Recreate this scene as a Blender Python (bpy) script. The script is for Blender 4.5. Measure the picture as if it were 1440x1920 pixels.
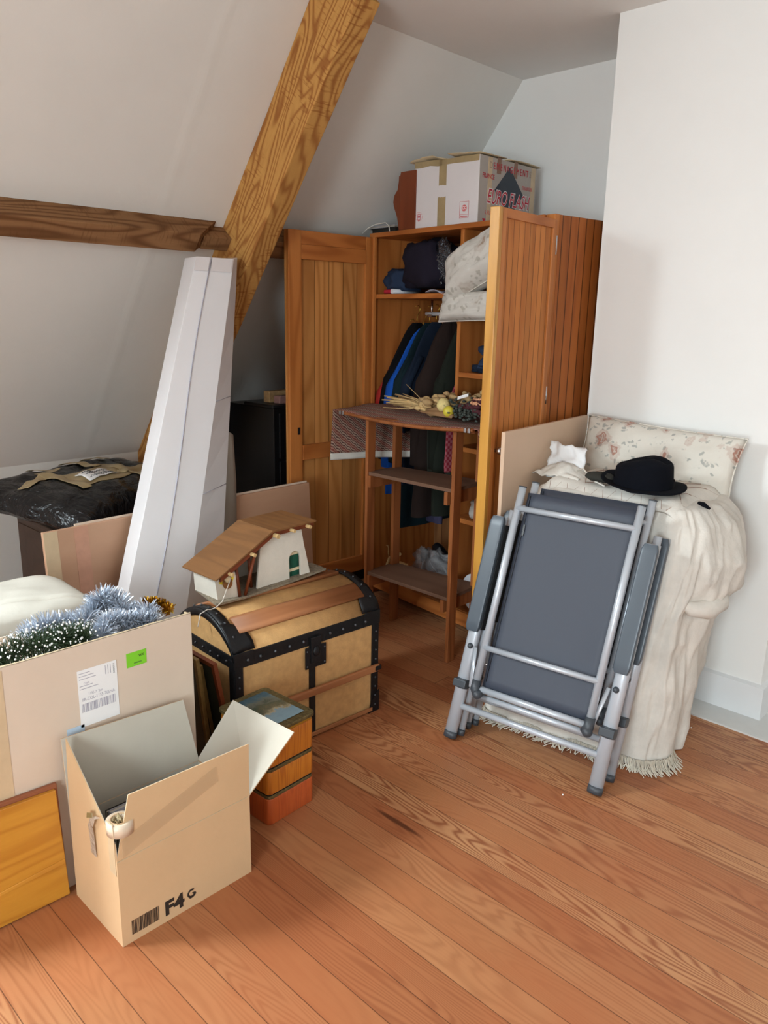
import bpy, bmesh, math, random
from mathutils import Vector, Matrix, noise
from math import sin, cos, pi, radians
for o in list(bpy.data.objects): bpy.data.objects.remove(o)
scn = bpy.context.scene
COL = scn.collection
rnd = random.Random(7)

# ------------------------------------------------------------------ camera
def add_camera():
    yaw, pitch, roll = radians(-44.0322), radians(14.0664), radians(1.0983)
    f = Vector((sin(yaw)*cos(pitch), cos(yaw)*cos(pitch), -sin(pitch)))
    r = f.cross(Vector((0, 0, 1))).normalized(); u = r.cross(f)
    r2 = r*cos(roll)+u*sin(roll); u2 = -r*sin(roll)+u*cos(roll)
    cam = bpy.data.cameras.new('camera'); co = bpy.data.objects.new('camera', cam); COL.objects.link(co)
    m = Matrix.Identity(4)
    for i in range(3):
        m[i][0], m[i][1], m[i][2] = r2[i], u2[i], -f[i]
    m[0][3], m[1][3], m[2][3] = 0, 0, 1.5
    co.matrix_world = m
    cam.sensor_fit = 'VERTICAL'; cam.sensor_height = 36; cam.lens = 36*1466.47/1920
    cam.clip_start = .05
    scn.camera = co
add_camera()

# ------------------------------------------------------------------ world, lights, exposure
w = bpy.data.worlds.new('world'); scn.world = w; w.use_nodes = True
w.node_tree.nodes['Background'].inputs[0].default_value = (.75, .86, 1, 1)
w.node_tree.nodes['Background'].inputs[1].default_value = 1.0
scn.view_settings.view_transform = 'Standard'
scn.view_settings.look = 'None'
scn.view_settings.gamma = 1
scn.view_settings.use_curve_mapping = False
scn.view_settings.exposure = 0.49
def area(name, loc, direction, sx, sy, power, color):
    l = bpy.data.lights.new(name, 'AREA'); l.shape = 'RECTANGLE'; l.size = sx; l.size_y = sy
    l.energy = power; l.color = color
    o = bpy.data.objects.new(name, l); COL.objects.link(o); o.location = loc
    o.rotation_euler = Vector(direction).to_track_quat('-Z', 'Y').to_euler()
# daylight outside the left slope skylight; added fill outside an unseen gable window
area('skylight_daylight', (-2.86, -0.80, 2.60), (.75, .28, -.60), 1.0, 1.1, 192, (.83, .95, 1))
area('window_fill', (.45, -2.78, 1.45), (-.32, 1, -.02), 1.3, 1.3, 112, (.82, .95, 1))

# ------------------------------------------------------------------ materials
def lin(c):
    if isinstance(c, str):
        c = [int(c[i:i+2], 16)/255 for i in (0, 2, 4)]
    return tuple((x/12.92 if x <= .04045 else ((x+.055)/1.055)**2.4) for x in c)+(1,)
class NT:
    def __init__(s, name):
        s.m = bpy.data.materials.new(name); s.m.use_nodes = True
        s.t = s.m.node_tree; s.n = s.t.nodes; s.b = s.n['Principled BSDF']
    def node(s, typ, **kw):
        n = s.n.new(typ)
        for k, v in kw.items():
            if k[0] == '_': setattr(n, k[1:], v)
            else: n.inputs[k.replace('__', ' ')].default_value = v
        return n
    def link(s, a, b): s.t.links.new(a, b)
    def math(s, op, a, b=None):
        n = s.n.new('ShaderNodeMath'); n.operation = op
        for i, v in enumerate((a, b)):
            if v is None: continue
            if isinstance(v, (int, float)): n.inputs[i].default_value = v
            else: s.link(v, n.inputs[i])
        return n.outputs[0]
    def mix(s, f, a, b, mode='MIX'):
        n = s.n.new('ShaderNodeMix'); n.data_type = 'RGBA'; n.blend_type = mode
        for sock, v in ((n.inputs[0], f), (n.inputs[6], a), (n.inputs[7], b)):
            if isinstance(v, (int, float, tuple)): sock.default_value = v
            else: s.link(v, sock)
        return n.outputs[2]
    def ramp(s, f, stops, interp='LINEAR'):
        n = s.n.new('ShaderNodeValToRGB'); n.color_ramp.interpolation = interp
        e = n.color_ramp.elements
        while len(e) < len(stops): e.new(.5)
        for i, (p, c) in enumerate(stops):
            e[i].position = p; e[i].color = c
        s.link(f, n.inputs[0]); return n.outputs[0]
    def coord(s, scale=(1, 1, 1), loc=(0, 0, 0), rot=(0, 0, 0), kind='Object'):
        tc = s.n.new('ShaderNodeTexCoord'); mp = s.n.new('ShaderNodeMapping')
        mp.inputs['Scale'].default_value = scale; mp.inputs['Location'].default_value = loc
        mp.inputs['Rotation'].default_value = rot
        s.link(tc.outputs[kind], mp.inputs[0]); return mp.outputs[0]
    def noise(s, vec, scale, detail=2, rough=.5, dist=0):
        n = s.node('ShaderNodeTexNoise', Scale=scale, Detail=detail, Roughness=rough, Distortion=dist)
        s.link(vec, n.inputs['Vector']); return n.outputs['Fac']
    def bump(s, h, strength=.2, dist=.01):
        n = s.node('ShaderNodeBump', Strength=strength, Distance=dist)
        s.link(h, n.inputs['Height']); s.link(n.outputs[0], s.b.inputs['Normal'])
    def color(s, c):
        if isinstance(c, tuple): s.b.inputs['Base Color'].default_value = c
        else: s.link(c, s.b.inputs['Base Color'])

def plain(name, c, rough=.5, metal=0, var=.06, nscale=9, bump=0, bscale=60, **kw):
    t = NT(name); c = lin(c)
    if var:
        f = t.noise(t.coord(), nscale, 4, .6)
        k1 = tuple(x*(1-var) for x in c[:3])+(1,); k2 = tuple(min(1, x*(1+var)) for x in c[:3])+(1,)
        t.color(t.ramp(f, [(.3, k1), (.7, k2)]))
    else: t.color(c)
    t.b.inputs['Roughness'].default_value = rough; t.b.inputs['Metallic'].default_value = metal
    if bump: t.bump(t.noise(t.coord(), bscale, 4, .6), bump, .004)
    for k, v in kw.items(): t.b.inputs[k.replace('__', ' ')].default_value = v
    return t.m

def wood(name, light, dark, axis='z', stretch=10., freq=26., scale=1.0, rough=.45, contrast=.8, planks=None, knots=True, groove=.004, spec=.4, blotch=.25, seed=0., ticks=0):
    """pine grain: contour lines of a stretched noise; planks=(axis, width) adds boards with grooves"""
    t = NT(name)
    ax = 'xyz'.index(axis)
    tc = t.n.new('ShaderNodeTexCoord'); sx = t.n.new('ShaderNodeSeparateXYZ'); t.link(tc.outputs['Object'], sx.inputs[0])
    sc = [scale*2.2*stretch/4]*3; sc[ax] = scale*2.2*stretch/4/stretch
    cb = t.n.new('ShaderNodeCombineXYZ'); jit = None
    if planks:
        pa = 'xyz'.index(planks[0])
        q = t.math('DIVIDE', sx.outputs[pa], planks[1]); idx = t.math('FLOOR', q)
        fr = t.math('SUBTRACT', q, idx)
        wn = t.n.new('ShaderNodeTexWhiteNoise'); wn.noise_dimensions = '1D'; t.link(idx, wn.inputs['W']); jit = wn.outputs['Value']
    for i in range(3):
        v = t.math('MULTIPLY', sx.outputs[i], sc[i])
        if jit is not None: v = t.math('ADD', v, t.math('MULTIPLY', jit, 31.7+i*7))
        else: v = t.math('ADD', v, seed)
        t.link(v, cb.inputs[i])
    n1 = t.noise(cb.outputs[0], 1.0, 1.5, .45, .1)
    s = t.math('SINE', t.math('MULTIPLY', n1, freq*3))
    s = t.math('ADD', t.math('MULTIPLY', s, .5), .5)
    s = t.math('POWER', s, 2.2)
    fine = t.noise(cb.outputs[0], 14, 3, .6)
    L, D = lin(light), lin(dark)
    c = t.mix(t.math('MULTIPLY', s, contrast), L, D)
    b = t.noise(cb.outputs[0], .5, 2, .5)
    c = t.mix(t.math('MULTIPLY', b, blotch*2), c, t.mix(.55, L, D))
    c = t.mix(t.math('MULTIPLY', fine, .35), c, D)
    if knots:
        kv = t.n.new('ShaderNodeTexVoronoi'); kv.feature = 'F1'; kv.inputs['Scale'].default_value = .5
        t.link(cb.outputs[0], kv.inputs['Vector'])
        k = t.ramp(kv.outputs['Distance'], [(.05, (1, 1, 1, 1)), (.085, (0, 0, 0, 1))])
        c = t.mix(t.math('MULTIPLY', k, .75), c, tuple(x*.35 for x in D[:3])+(1,))
    if planks:
        hv = t.ramp(jit, [(0, (.80, .80, .80, 1)), (1, (1.0, 1.0, 1.0, 1))])
        c = t.mix(1.0, c, hv, 'MULTIPLY')
        g = groove/planks[1]
        e = t.math('LESS_THAN', t.math('MINIMUM', fr, t.math('SUBTRACT', 1.0, fr)), g)
        c = t.mix(t.math('MULTIPLY', e, .75), c, tuple(x*.18 for x in D[:3])+(1,))
    if ticks:
        cv = t.n.new('ShaderNodeCombineXYZ')
        for i in range(3): t.link(t.math('MULTIPLY', sx.outputs[i], 110 if i == ax else 16), cv.inputs[i])
        tk = t.ramp(t.noise(cv.outputs[0], 1, 2, .5), [(.56, (0, 0, 0, 1)), (.64, (1, 1, 1, 1))])
        ms = t.ramp(t.noise(tc.outputs['Object'], 3.2, 2, .5), [(.42, (0, 0, 0, 1)), (.55, (1, 1, 1, 1))])
        c = t.mix(t.math('MULTIPLY', t.math('MULTIPLY', tk, ms), ticks), c, D)
    t.color(c)
    t.b.inputs['Roughness'].default_value = rough
    t.b.inputs['Specular IOR Level'].default_value = spec
    t.bump(t.math('ADD', s, fine), .12, .002)
    return t.m

M = {}
def build_materials():
    # ---- room
    M['wall'] = plain('white_wall_paint', 'edece9', .85, var=.015, nscale=3, bump=.12, bscale=45)
    M['slope'] = plain('sloped_wall_paint', 'dfdcd6', .85, var=.03, nscale=2.2, bump=.3, bscale=14)
    M['trimwhite'] = plain('white_gloss_trim', 'e4e5e6', .4, var=.02, nscale=4)
    M['hearth'] = plain('pale_hearth_paint', 'd9dad8', .6, var=.04, nscale=8, bump=.2)
    # floor boards run along x, 94 mm wide
    t = NT('pine_floor_boards')
    tc = t.n.new('ShaderNodeTexCoord'); sx = t.n.new('ShaderNodeSeparateXYZ'); t.link(tc.outputs['Object'], sx.inputs[0])
    X, Y = sx.outputs[0], sx.outputs[1]
    q = t.math('DIVIDE', t.math('ADD', Y, .014), .094); idx = t.math('FLOOR', q); fr = t.math('SUBTRACT', q, idx)
    wn = t.n.new('ShaderNodeTexWhiteNoise'); wn.noise_dimensions = '1D'; t.link(idx, wn.inputs['W'])
    q2 = t.math('ADD', t.math('DIVIDE', X, 13.0), t.math('MULTIPLY', wn.outputs['Value'], 9.0)); i2 = t.math('FLOOR', q2); f2 = t.math('SUBTRACT', q2, i2)
    wn2 = t.n.new('ShaderNodeTexWhiteNoise'); wn2.noise_dimensions = '2D'
    cb0 = t.n.new('ShaderNodeCombineXYZ'); t.link(idx, cb0.inputs[0]); t.link(i2, cb0.inputs[1]); t.link(cb0.outputs[0], wn2.inputs['Vector'])
    j = wn2.outputs['Value']
    cb = t.n.new('ShaderNodeCombineXYZ')
    t.link(t.math('ADD', t.math('MULTIPLY', X, 1.1), t.math('MULTIPLY', j, 37)), cb.inputs[0])
    t.link(t.math('ADD', t.math('MULTIPLY', Y, 11), t.math('MULTIPLY', j, 91)), cb.inputs[1])
    t.link(t.math('MULTIPLY', j, 50), cb.inputs[2])
    n1 = t.noise(cb.outputs[0], 1.0, 1.2, .4, .15)
    s = t.math('POWER', t.math('ADD', t.math('MULTIPLY', t.math('SINE', t.math('MULTIPLY', n1, 150)), .5), .5), 1.8)
    cb2 = t.n.new('ShaderNodeCombineXYZ'); t.link(t.math('MULTIPLY', X, 6), cb2.inputs[0]); t.link(t.math('MULTIPLY', Y, 160), cb2.inputs[1]); t.link(t.math('MULTIPLY', j, 9), cb2.inputs[2])
    fine = t.noise(cb2.outputs[0], 1.0, 3, .6)
    amp = t.ramp(j, [(.0, (.12,)*3+(1,)), (.55, (.32,)*3+(1,)), (.8, (.5,)*3+(1,)), (1, (.85,)*3+(1,))])
    base = t.ramp(j, [(0, lin('ae7048')), (.3, lin('b57a50')), (.6, lin('bd875c')), (.8, lin('a96a44')), (1, lin('c39064'))])
    dark = lin('84492c')
    c = t.mix(t.math('MULTIPLY', s, amp), base, dark)
    c = t.mix(t.math('MULTIPLY', fine, .28), c, dark)
    big = t.noise(t.coord((.9, .9, .9)), 2.2, 3, .6)
    c = t.mix(t.ramp(big, [(.42, (0, 0, 0, 1)), (.7, (.45, .45, .45, 1))]), c, lin('a85c38'))
    kv = t.n.new('ShaderNodeTexVoronoi'); kv.inputs['Scale'].default_value = .62; t.link(cb.outputs[0], kv.inputs['Vector'])
    k = t.ramp(kv.outputs['Distance'], [(.05, (1, 1, 1, 1)), (.085, (0, 0, 0, 1))])
    c = t.mix(t.math('MULTIPLY', k, .8), c, lin('4a2415'))
    e = t.math('LESS_THAN', t.math('MINIMUM', fr, t.math('SUBTRACT', 1.0, fr)), .011)
    e2 = t.math('LESS_THAN', f2, .00022)
    ee = t.math('MAXIMUM', e, e2)
    c = t.mix(t.math('MULTIPLY', ee, .7), c, lin('3a1e12'))
    t.color(c); t.b.inputs['Roughness'].default_value = .42; t.b.inputs['Specular IOR Level'].default_value = .35
    t.bump(t.math('SUBTRACT', t.math('MULTIPLY', fine, .3), ee), .25, .002)
    M['floor'] = t.m
    # ---- woods
    M['beam'] = wood('sawn_pine_beam', 'd6a55e', '8c5228', 'x', 5, 34, 2.6, .75, .9, knots=True, spec=.12, blotch=.3, ticks=.6)
    M['purlin'] = wood('dusty_pine_purlin', '9c7450', '5a3820', 'y', 7, 26, 1.9, .8, .85, spec=.1, ticks=.4)
    M['war_z'] = wood('varnished_pine_upright', 'cc8244', '92501f', 'z', 10, 18, 1.0, .42, .65, spec=.25)
    M['war_x'] = wood('varnished_pine_rail', 'c87c40', '8c4a1e', 'x', 10, 18, 1.0, .42, .7, spec=.25)
    M['war_plank'] = wood('varnished_pine_planks', 'b4753f', '7a431c', 'z', 10, 18, 1.0, .42, .6, planks=('y', .068), groove=.0016, spec=.3)
    M['war_tg'] = wood('tongue_and_groove_pine', 'b0662e', '7c3c16', 'z', 10, 16, 1.0, .45, .5, planks=('y', .05), groove=.003, spec=.22, knots=False)
    M['war_back'] = wood('pine_wardrobe_back', 'b88354', '805030', 'z', 10, 16, 1.0, .55, .5, planks=('x', .09), groove=.0025, spec=.2)
    M['war_edge'] = wood('golden_pine_edge', 'd7a04a', 'a0661e', 'z', 10, 14, 1.0, .35, .6, spec=.4, knots=False)
    M['stand'] = wood('brown_stained_pine', 'a5643a', '6e3a18', 'z', 10, 15, 1.2, .5, .55, knots=False, spec=.3)
    M['stand_sh'] = wood('greyish_stained_shelf', '7d5e4c', '553a2c', 'x', 10, 12, 1.0, .6, .35, knots=False, spec=.2)
    M['redwood'] = wood('red_stained_wood', '8a4424', '5a2812', 'z', 10, 12, 1.0, .45, .5, knots=False)
    M['honey_y'] = wood('honey_varnished_drawer', 'd49a3a', 'a5621c', 'y', 11, 13, 1.6, .3, .5, knots=False, spec=.5)
    M['honey_end'] = wood('raw_drawer_edge', 'a8694a', '7a4228', 'y', 11, 13, 1.6, .6, .4, knots=False)
    M['slat'] = wood('trunk_wood_slat', 'b57a50', '85502e', 'y', 11, 12, 1.4, .5, .5, knots=False)
    M['ply'] = wood('worn_plywood_panel', 'c8a184', 'a87c60', 'y', 5, 7, 1.0, .6, .25, knots=False, blotch=.5)
    M['chest'] = wood('dark_brown_chest_wood', '4a3426', '2c1c14', 'y', 10, 12, 1.0, .5, .5, knots=False)
    M['roofw'] = wood('brown_painted_roof_board', '8e6238', '5f3d22', 'y', 8, 10, 3.0, .6, .4, knots=False)
    M['tin'] = wood('wood_grain_printed_tin', 'da8a2e', 'a5501a', 'z', 14, 30, 2.2, .3, .7, knots=False, spec=.5)
    # ---- card, paper, plastic
    M['card'] = plain('tan_cardboard', 'd3b087', .8, var=.04, nscale=5, bump=.1, bscale=80)
    M['card_in'] = plain('grey_cardboard_lining', 'c5beb0', .85, var=.04, nscale=6)
    M['carton'] = plain('beige_carton', 'd9c6b3', .8, var=.05, nscale=3, bump=.15, bscale=20)
    M['edge'] = plain('raw_card_edge', 'c9b492', .9, var=.08, nscale=60)
    M['whitecard'] = plain('white_coated_card', 'e6e4e6', .55, var=.03, nscale=3)
    M['whitebox'] = plain('white_moving_box_card', 'dcd6d6', .7, var=.03, nscale=6, bump=.1)
    M['greybox'] = plain('grey_moving_box_card', 'b5aca4', .75, var=.05, nscale=6, bump=.1)
    M['tape'] = plain('brown_packing_tape', 'a5906a', .35, var=.1, nscale=20)
    M['tape_d'] = plain('dark_packing_tape', '8f6c58', .4, var=.1, nscale=20)
    M['tape_l'] = plain('pale_packing_tape', 'cdb594', .35, var=.06, nscale=20)
    M['red'] = plain('red_print', 'c02a3c', .6, var=.05)
    M['redp'] = plain('pale_red_print', 'cf6a6a', .6, var=.05)
    M['fadep'] = plain('faded_print', 'b09a86', .6, var=.05)
    M['navyp'] = plain('slate_print', '3a434e', .6, var=.05)
    M['blackp'] = plain('black_print', '2a2420', .6, var=.05)
    M['greyp'] = plain('grey_print', 'a9a7b4', .6, var=.1, nscale=80)
    M['paper'] = plain('white_label_paper', 'f2f2f2', .5, var=.02)
    M['green'] = plain('lime_green_sticker', '7fd02c', .5, var=.03)
    M['bluesoft'] = plain('pale_blue_sticker', 'bcd2e6', .5, var=.03)
    t = NT('clear_plastic_tape'); t.color(lin('dcc09a')); t.b.inputs['Roughness'].default_value = .15
    t.b.inputs['Alpha'].default_value = .22; M['clear'] = t.m
    t = NT('clear_plastic_film'); t.color(lin('c8c8cc')); t.b.inputs['Roughness'].default_value = .15
    t.b.inputs['Alpha'].default_value = .3; t.bump(t.noise(t.coord(), 18, 3, .6), 1, .03); M['film'] = t.m
    M['roll'] = plain('off_white_tape_roll', 'ddc9b2', .4, var=.05, nscale=50)
    t = NT('black_bin_bag_plastic'); t.color(lin('0e0f12')); t.b.inputs['Roughness'].default_value = .25
    t.b.inputs['Specular IOR Level'].default_value = .4
    t.bump(t.noise(t.coord((1, 1.6, 1)), 9, 4, .55, .8), .9, .03); M['bag'] = t.m
    # ---- metal
    M['silver'] = plain('silver_painted_tube', 'bcc2ca', .3, .25, var=.01, Coat__Weight=.3)
    M['steel'] = plain('bright_steel', 'bfc0c4', .25, 1, var=.02)
    M['brass'] = plain('brass', 'c9a24c', .3, 1, var=.05)
    M['iron'] = plain('black_painted_iron', '17181b', .45, .3, var=.15, nscale=30, bump=.35, bscale=70)
    M['rivet'] = plain('worn_rivet', '5a5c60', .4, .7, var=.1)
    M['darkpl'] = plain('charcoal_plastic', '3c4147', .45, var=.03)
    M['arm'] = plain('slate_grey_armrest', '4c555e', .35, var=.03)
    t = NT('grey_mesh_sling'); t.color(lin('3d424e')); t.b.inputs['Roughness'].default_value = .55
    wv = t.n.new('ShaderNodeTexWave'); wv.inputs['Scale'].default_value = 160; wv.inputs['Distortion'].default_value = 0
    t.link(t.coord(), wv.inputs['Vector']); t.bump(wv.outputs['Fac'], .15, .001); M['sling'] = t.m
    # ---- fabric
    def fabric(name, c, rough=.95, var=.08, bscale=220, bs=.3, sheen=0, nscale=5):
        t = NT(name); c = lin(c); f = t.noise(t.coord(), nscale, 4, .6)
        t.color(t.ramp(f, [(.3, tuple(x*(1-var) for x in c[:3])+(1,)), (.7, tuple(min(1, x*(1+var)) for x in c[:3])+(1,))]))
        t.b.inputs['Roughness'].default_value = rough
        t.b.inputs['Specular IOR Level'].default_value = .15
        if sheen: t.b.inputs['Sheen Weight'].default_value = sheen
        t.bump(t.noise(t.coord(), bscale, 3, .6), bs, .002); return t.m
    M['linen'] = fabric('cream_linen_throw', 'd6d0c7', var=.12, bscale=110, nscale=9, bs=.5)
    M['fringe'] = fabric('cream_fringe', 'd8cfbf', var=.05)
    M['cloth'] = fabric('white_cloth', 'e6e5e5', var=.03)
    M['futon'] = fabric('cream_cotton_pad', 'cdc8bc', var=.04, nscale=3, bscale=60)
    M['felt'] = fabric('black_wool_felt', '0b0d14', 1, .1, 300, .2, 0)
    M['grey_glove'] = fabric('dark_grey_knit', '34332f', 1, .2, 200, .4)
    M['hessian'] = fabric('tan_hessian', 'c99d68', .85, .12, 260, .5, 0, 30)
    for k, v in dict(c_red='b03430', c_blue='1c55b4', c_navy='1a2434', c_black='131316', c_brown='2b211e', c_green='20241e', c_maroon='52232b',
                     c_teal='15262c', c_jeans='2b3850', c_purple='3c3a52', c_khaki='33352f', c_plum='231f2b').items():
        M[k] = fabric('clothing_'+k[2:], v, .95, .15, 180, .3)
    t = NT('red_plaid_shirt'); ck = t.n.new('ShaderNodeTexChecker'); ck.inputs['Scale'].default_value = 75
    ck.inputs[1].default_value = lin('8e2434'); ck.inputs[2].default_value = lin('a85c64'); t.link(t.coord(), ck.inputs[0])
    t.color(ck.outputs[0]); t.b.inputs['Roughness'].default_value = .95; M['plaid'] = t.m
    # floral pillow fabrics
    def floral(name, ground, rose, leaf, sc, soft):
        t = NT(name); v = t.coord()
        vo = t.n.new('ShaderNodeTexVoronoi'); vo.inputs['Scale'].default_value = sc; vo.inputs['Randomness'].default_value = 1
        wob = t.node('ShaderNodeTexNoise', Scale=sc*2.2, Detail=3); t.link(v, wob.inputs['Vector'])
        mx = t.mix(.035, v, wob.outputs['Color'], 'LINEAR_LIGHT'); t.link(mx, vo.inputs['Vector'])
        ring = t.math('SINE', t.math('MULTIPLY', vo.outputs['Distance'], 38))
        inside = t.ramp(vo.outputs['Distance'], [(.22, (1, 1, 1, 1)), (.42, (0, 0, 0, 1))])
        sep = t.n.new('ShaderNodeSeparateColor'); t.link(vo.outputs['Color'], sep.inputs[0])
        isr = t.math('GREATER_THAN', sep.outputs[0], .35)
        rf = t.math('MULTIPLY', t.math('MULTIPLY', inside, t.math('ADD', t.math('MULTIPLY', ring, .35), .65)), isr)
        g = lin(ground)
        v2 = t.n.new('ShaderNodeTexVoronoi'); v2.inputs['Scale'].default_value = sc*3.1; t.link(mx, v2.inputs['Vector'])
        lf = t.ramp(v2.outputs['Distance'], [(.24, (1, 1, 1, 1)), (.36, (0, 0, 0, 1))])
        sep2 = t.n.new('ShaderNodeSeparateColor'); t.link(v2.outputs['Color'], sep2.inputs[0])
        lf = t.math('MULTIPLY', lf, t.math('GREATER_THAN', sep2.outputs[1], .25))
        c = t.mix(t.math('MULTIPLY', lf, soft), g, lin(leaf))
        c = t.mix(t.math('MULTIPLY', rf, soft*1.3), c, lin(rose))
        t.color(c); t.b.inputs['Roughness'].default_value = .9
        t.bump(t.noise(t.coord(), 25, 4, .6), .35, .01); return t.m
    M['floral'] = floral('rose_print_cotton', 'd9d3c8', 'ad8070', 'a2a29c', 11, .85)
    M['floral2'] = floral('pale_floral_cotton', 'cfcac2', 'a68e7c', 'a8a296', 8, .75)
    # patterned rug
    t = NT('red_geometric_woven_cloth'); v = t.coord()
    sx = t.n.new('ShaderNodeSeparateXYZ'); t.link(v, sx.inputs[0])
    zz = t.math('ADD', sx.outputs[2], t.math('MULTIPLY', sx.outputs[1], .9))
    xx = t.math('ADD', sx.outputs[0], t.math('MULTIPLY', sx.outputs[1], .3))
    tri = t.math('ABSOLUTE', t.math('SUBTRACT', t.math('FRACT', t.math('MULTIPLY', xx, 58.0)), .5))
    zig = t.math('GREATER_THAN', t.math('SINE', t.math('ADD', t.math('MULTIPLY', zz, 470), t.math('MULTIPLY', tri, 7))), .25)
    band = t.math('GREATER_THAN', t.math('SINE', t.math('MULTIPLY', zz, 130)), .1)
    c = t.mix(zig, lin('a08878'), lin('4a2b28'))
    c = t.mix(t.math('MULTIPLY', band, .5), c, lin('8a4034'))
    t.color(c); t.b.inputs['Roughness'].default_value = .95
    t.bump(t.noise(t.coord(), 250, 2, .6), .4, .002); M['rug'] = t.m
    M['rughem'] = fabric('off_white_hem', 'cfccc4', var=.03)
    # painted picture on tin lid: lake, sky, trees and buildings in soft blobs
    t = NT('lake_landscape_print'); v = t.coord((1, 1, 1))
    sx = t.n.new('ShaderNodeSeparateXYZ'); t.link(v, sx.inputs[0])
    n = t.noise(t.coord(), 26, 5, .65, .4)
    d = t.math('ADD', t.math('MULTIPLY', sx.outputs[0], 7.5), t.math('MULTIPLY', n, .5))
    c = t.ramp(d, [(-.0, lin('46606a')), (.18, lin('6b8a90')), (.3, lin('5d6c60')), (.42, lin('8c8d78')), (.5, lin('5c6a5a')), (.60, lin('7b9aa8')), (.64, lin('7fa3b4'))])
    t.color(c); t.b.inputs['Roughness'].default_value = .2; M['lake'] = t.m
    M['gilt'] = plain('antique_gilt_border', '6e6340', .4, .4, var=.5, nscale=120, bump=.5, bscale=150)
    # small things
    t = NT('silver_tinsel_strips'); t.color(lin('dde4ee')); t.b.inputs['Metallic'].default_value = .75; t.b.inputs['Roughness'].default_value = .3; M['tinsel'] = t.m
    t = NT('gold_tinsel'); t.color(lin('c9a13c')); t.b.inputs['Metallic'].default_value = 1; t.b.inputs['Roughness'].default_value = .3; M['gold'] = t.m
    M['pine'] = plain('dark_green_needles', '34472a', .7, var=.3, nscale=60)
    M['snow'] = plain('white_snow_tips', 'f0f0ee', .8, var=.02)
    M['straw'] = plain('dried_straw', 'c9a874', .8, var=.15, nscale=60)
    M['husk'] = plain('pale_dried_husk', 'ab8d62', .9, var=.25, nscale=40)
    M['berry'] = plain('dark_grey_dried_berries', '3c423c', .8, var=.3, nscale=90)
    M['apricot'] = plain('apricot_dried_ears', 'd59a74', .8, var=.15, nscale=60)
    M['pom'] = plain('pale_yellow_pompom', 'd9c586', .9, var=.1, nscale=120, bump=.8, bscale=120)
    M['lemon'] = plain('yellow_fruit', 'cdbd3e', .4, var=.1, nscale=30)
    M['maroon'] = plain('dark_red_petals', '4a1c22', .9, var=.3, nscale=40)
    M['wrap'] = plain('brown_wrapping_paper', '8c6a48', .6, var=.15, nscale=20)
    M['plaster'] = plain('white_model_plaster', 'e2dccf', .8, var=.05, nscale=14, bump=.3)
    M['yellowp'] = plain('yellow_paint_spot', 'd8c02c', .7, var=.2, nscale=60)
    M['scorch'] = plain('brown_scorch_spot', '8a5a2e', .8, var=.3, nscale=60)
    M['doorgreen'] = plain('ribbed_green_door', '1f5a46', .5, var=.2, nscale=60)
    M['cream'] = plain('cream_strip', 'e3d2ae', .6, var=.04)
    M['grit'] = plain('gritty_base_board', '8f8370', .95, var=.35, nscale=90, bump=.8, bscale=120)
    M['black'] = plain('black_lacquer', '101012', .35, var=.1)
    M['foam'] = plain('translucent_foam_sheet', 'a8a094', .6, var=.05, Transmission__Weight=.15)
    M['beige'] = plain('beige_laminated_board', 'd2b398', .5, var=.02)
    M['cable'] = plain('white_cord', 'ddd6cc', .5, var=.02)
    M['pinkbox'] = plain('faded_pink_box', '8a6660', .8, var=.1)
    M['bookpage'] = plain('grey_page_edges', 'b5aca0', .8, var=.1, nscale=80)
    M['bookblk'] = plain('dark_book_cover', '26231f', .5, var=.1)
    M['shoe'] = plain('black_leather', '14141a', .35, var=.2)
    M['whiteplastic'] = plain('white_plastic', 'dfe3ea', .35, var=.01)
    M['glass'] = plain('framed_picture_glass', '4a4a3c', .12, var=.1)
    M['giltf'] = plain('worn_gold_frame', '8a7040', .4, .5, var=.2, nscale=40)
build_materials()

# ------------------------------------------------------------------ mesh helpers
def tag(o, label=None, cat=None, group=None, kind=None):
    if label: o['label'] = label
    if cat: o['category'] = cat
    if group: o['group'] = group
    if kind: o['kind'] = kind
    return o
def frame(loc=(0, 0, 0), rz=0, rx=0, ry=0):
    return Matrix.Translation(loc) @ Matrix.Rotation(rz, 4, 'Z') @ Matrix.Rotation(ry, 4, 'Y') @ Matrix.Rotation(rx, 4, 'X')
def thing(name, label, cat, mat=None, group=None):
    o = bpy.data.objects.new(name, None); COL.objects.link(o); o.empty_display_size = .05
    o.matrix_world = mat if mat is not None else Matrix.Identity(4)
    return tag(o, label, cat, group)

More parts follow.
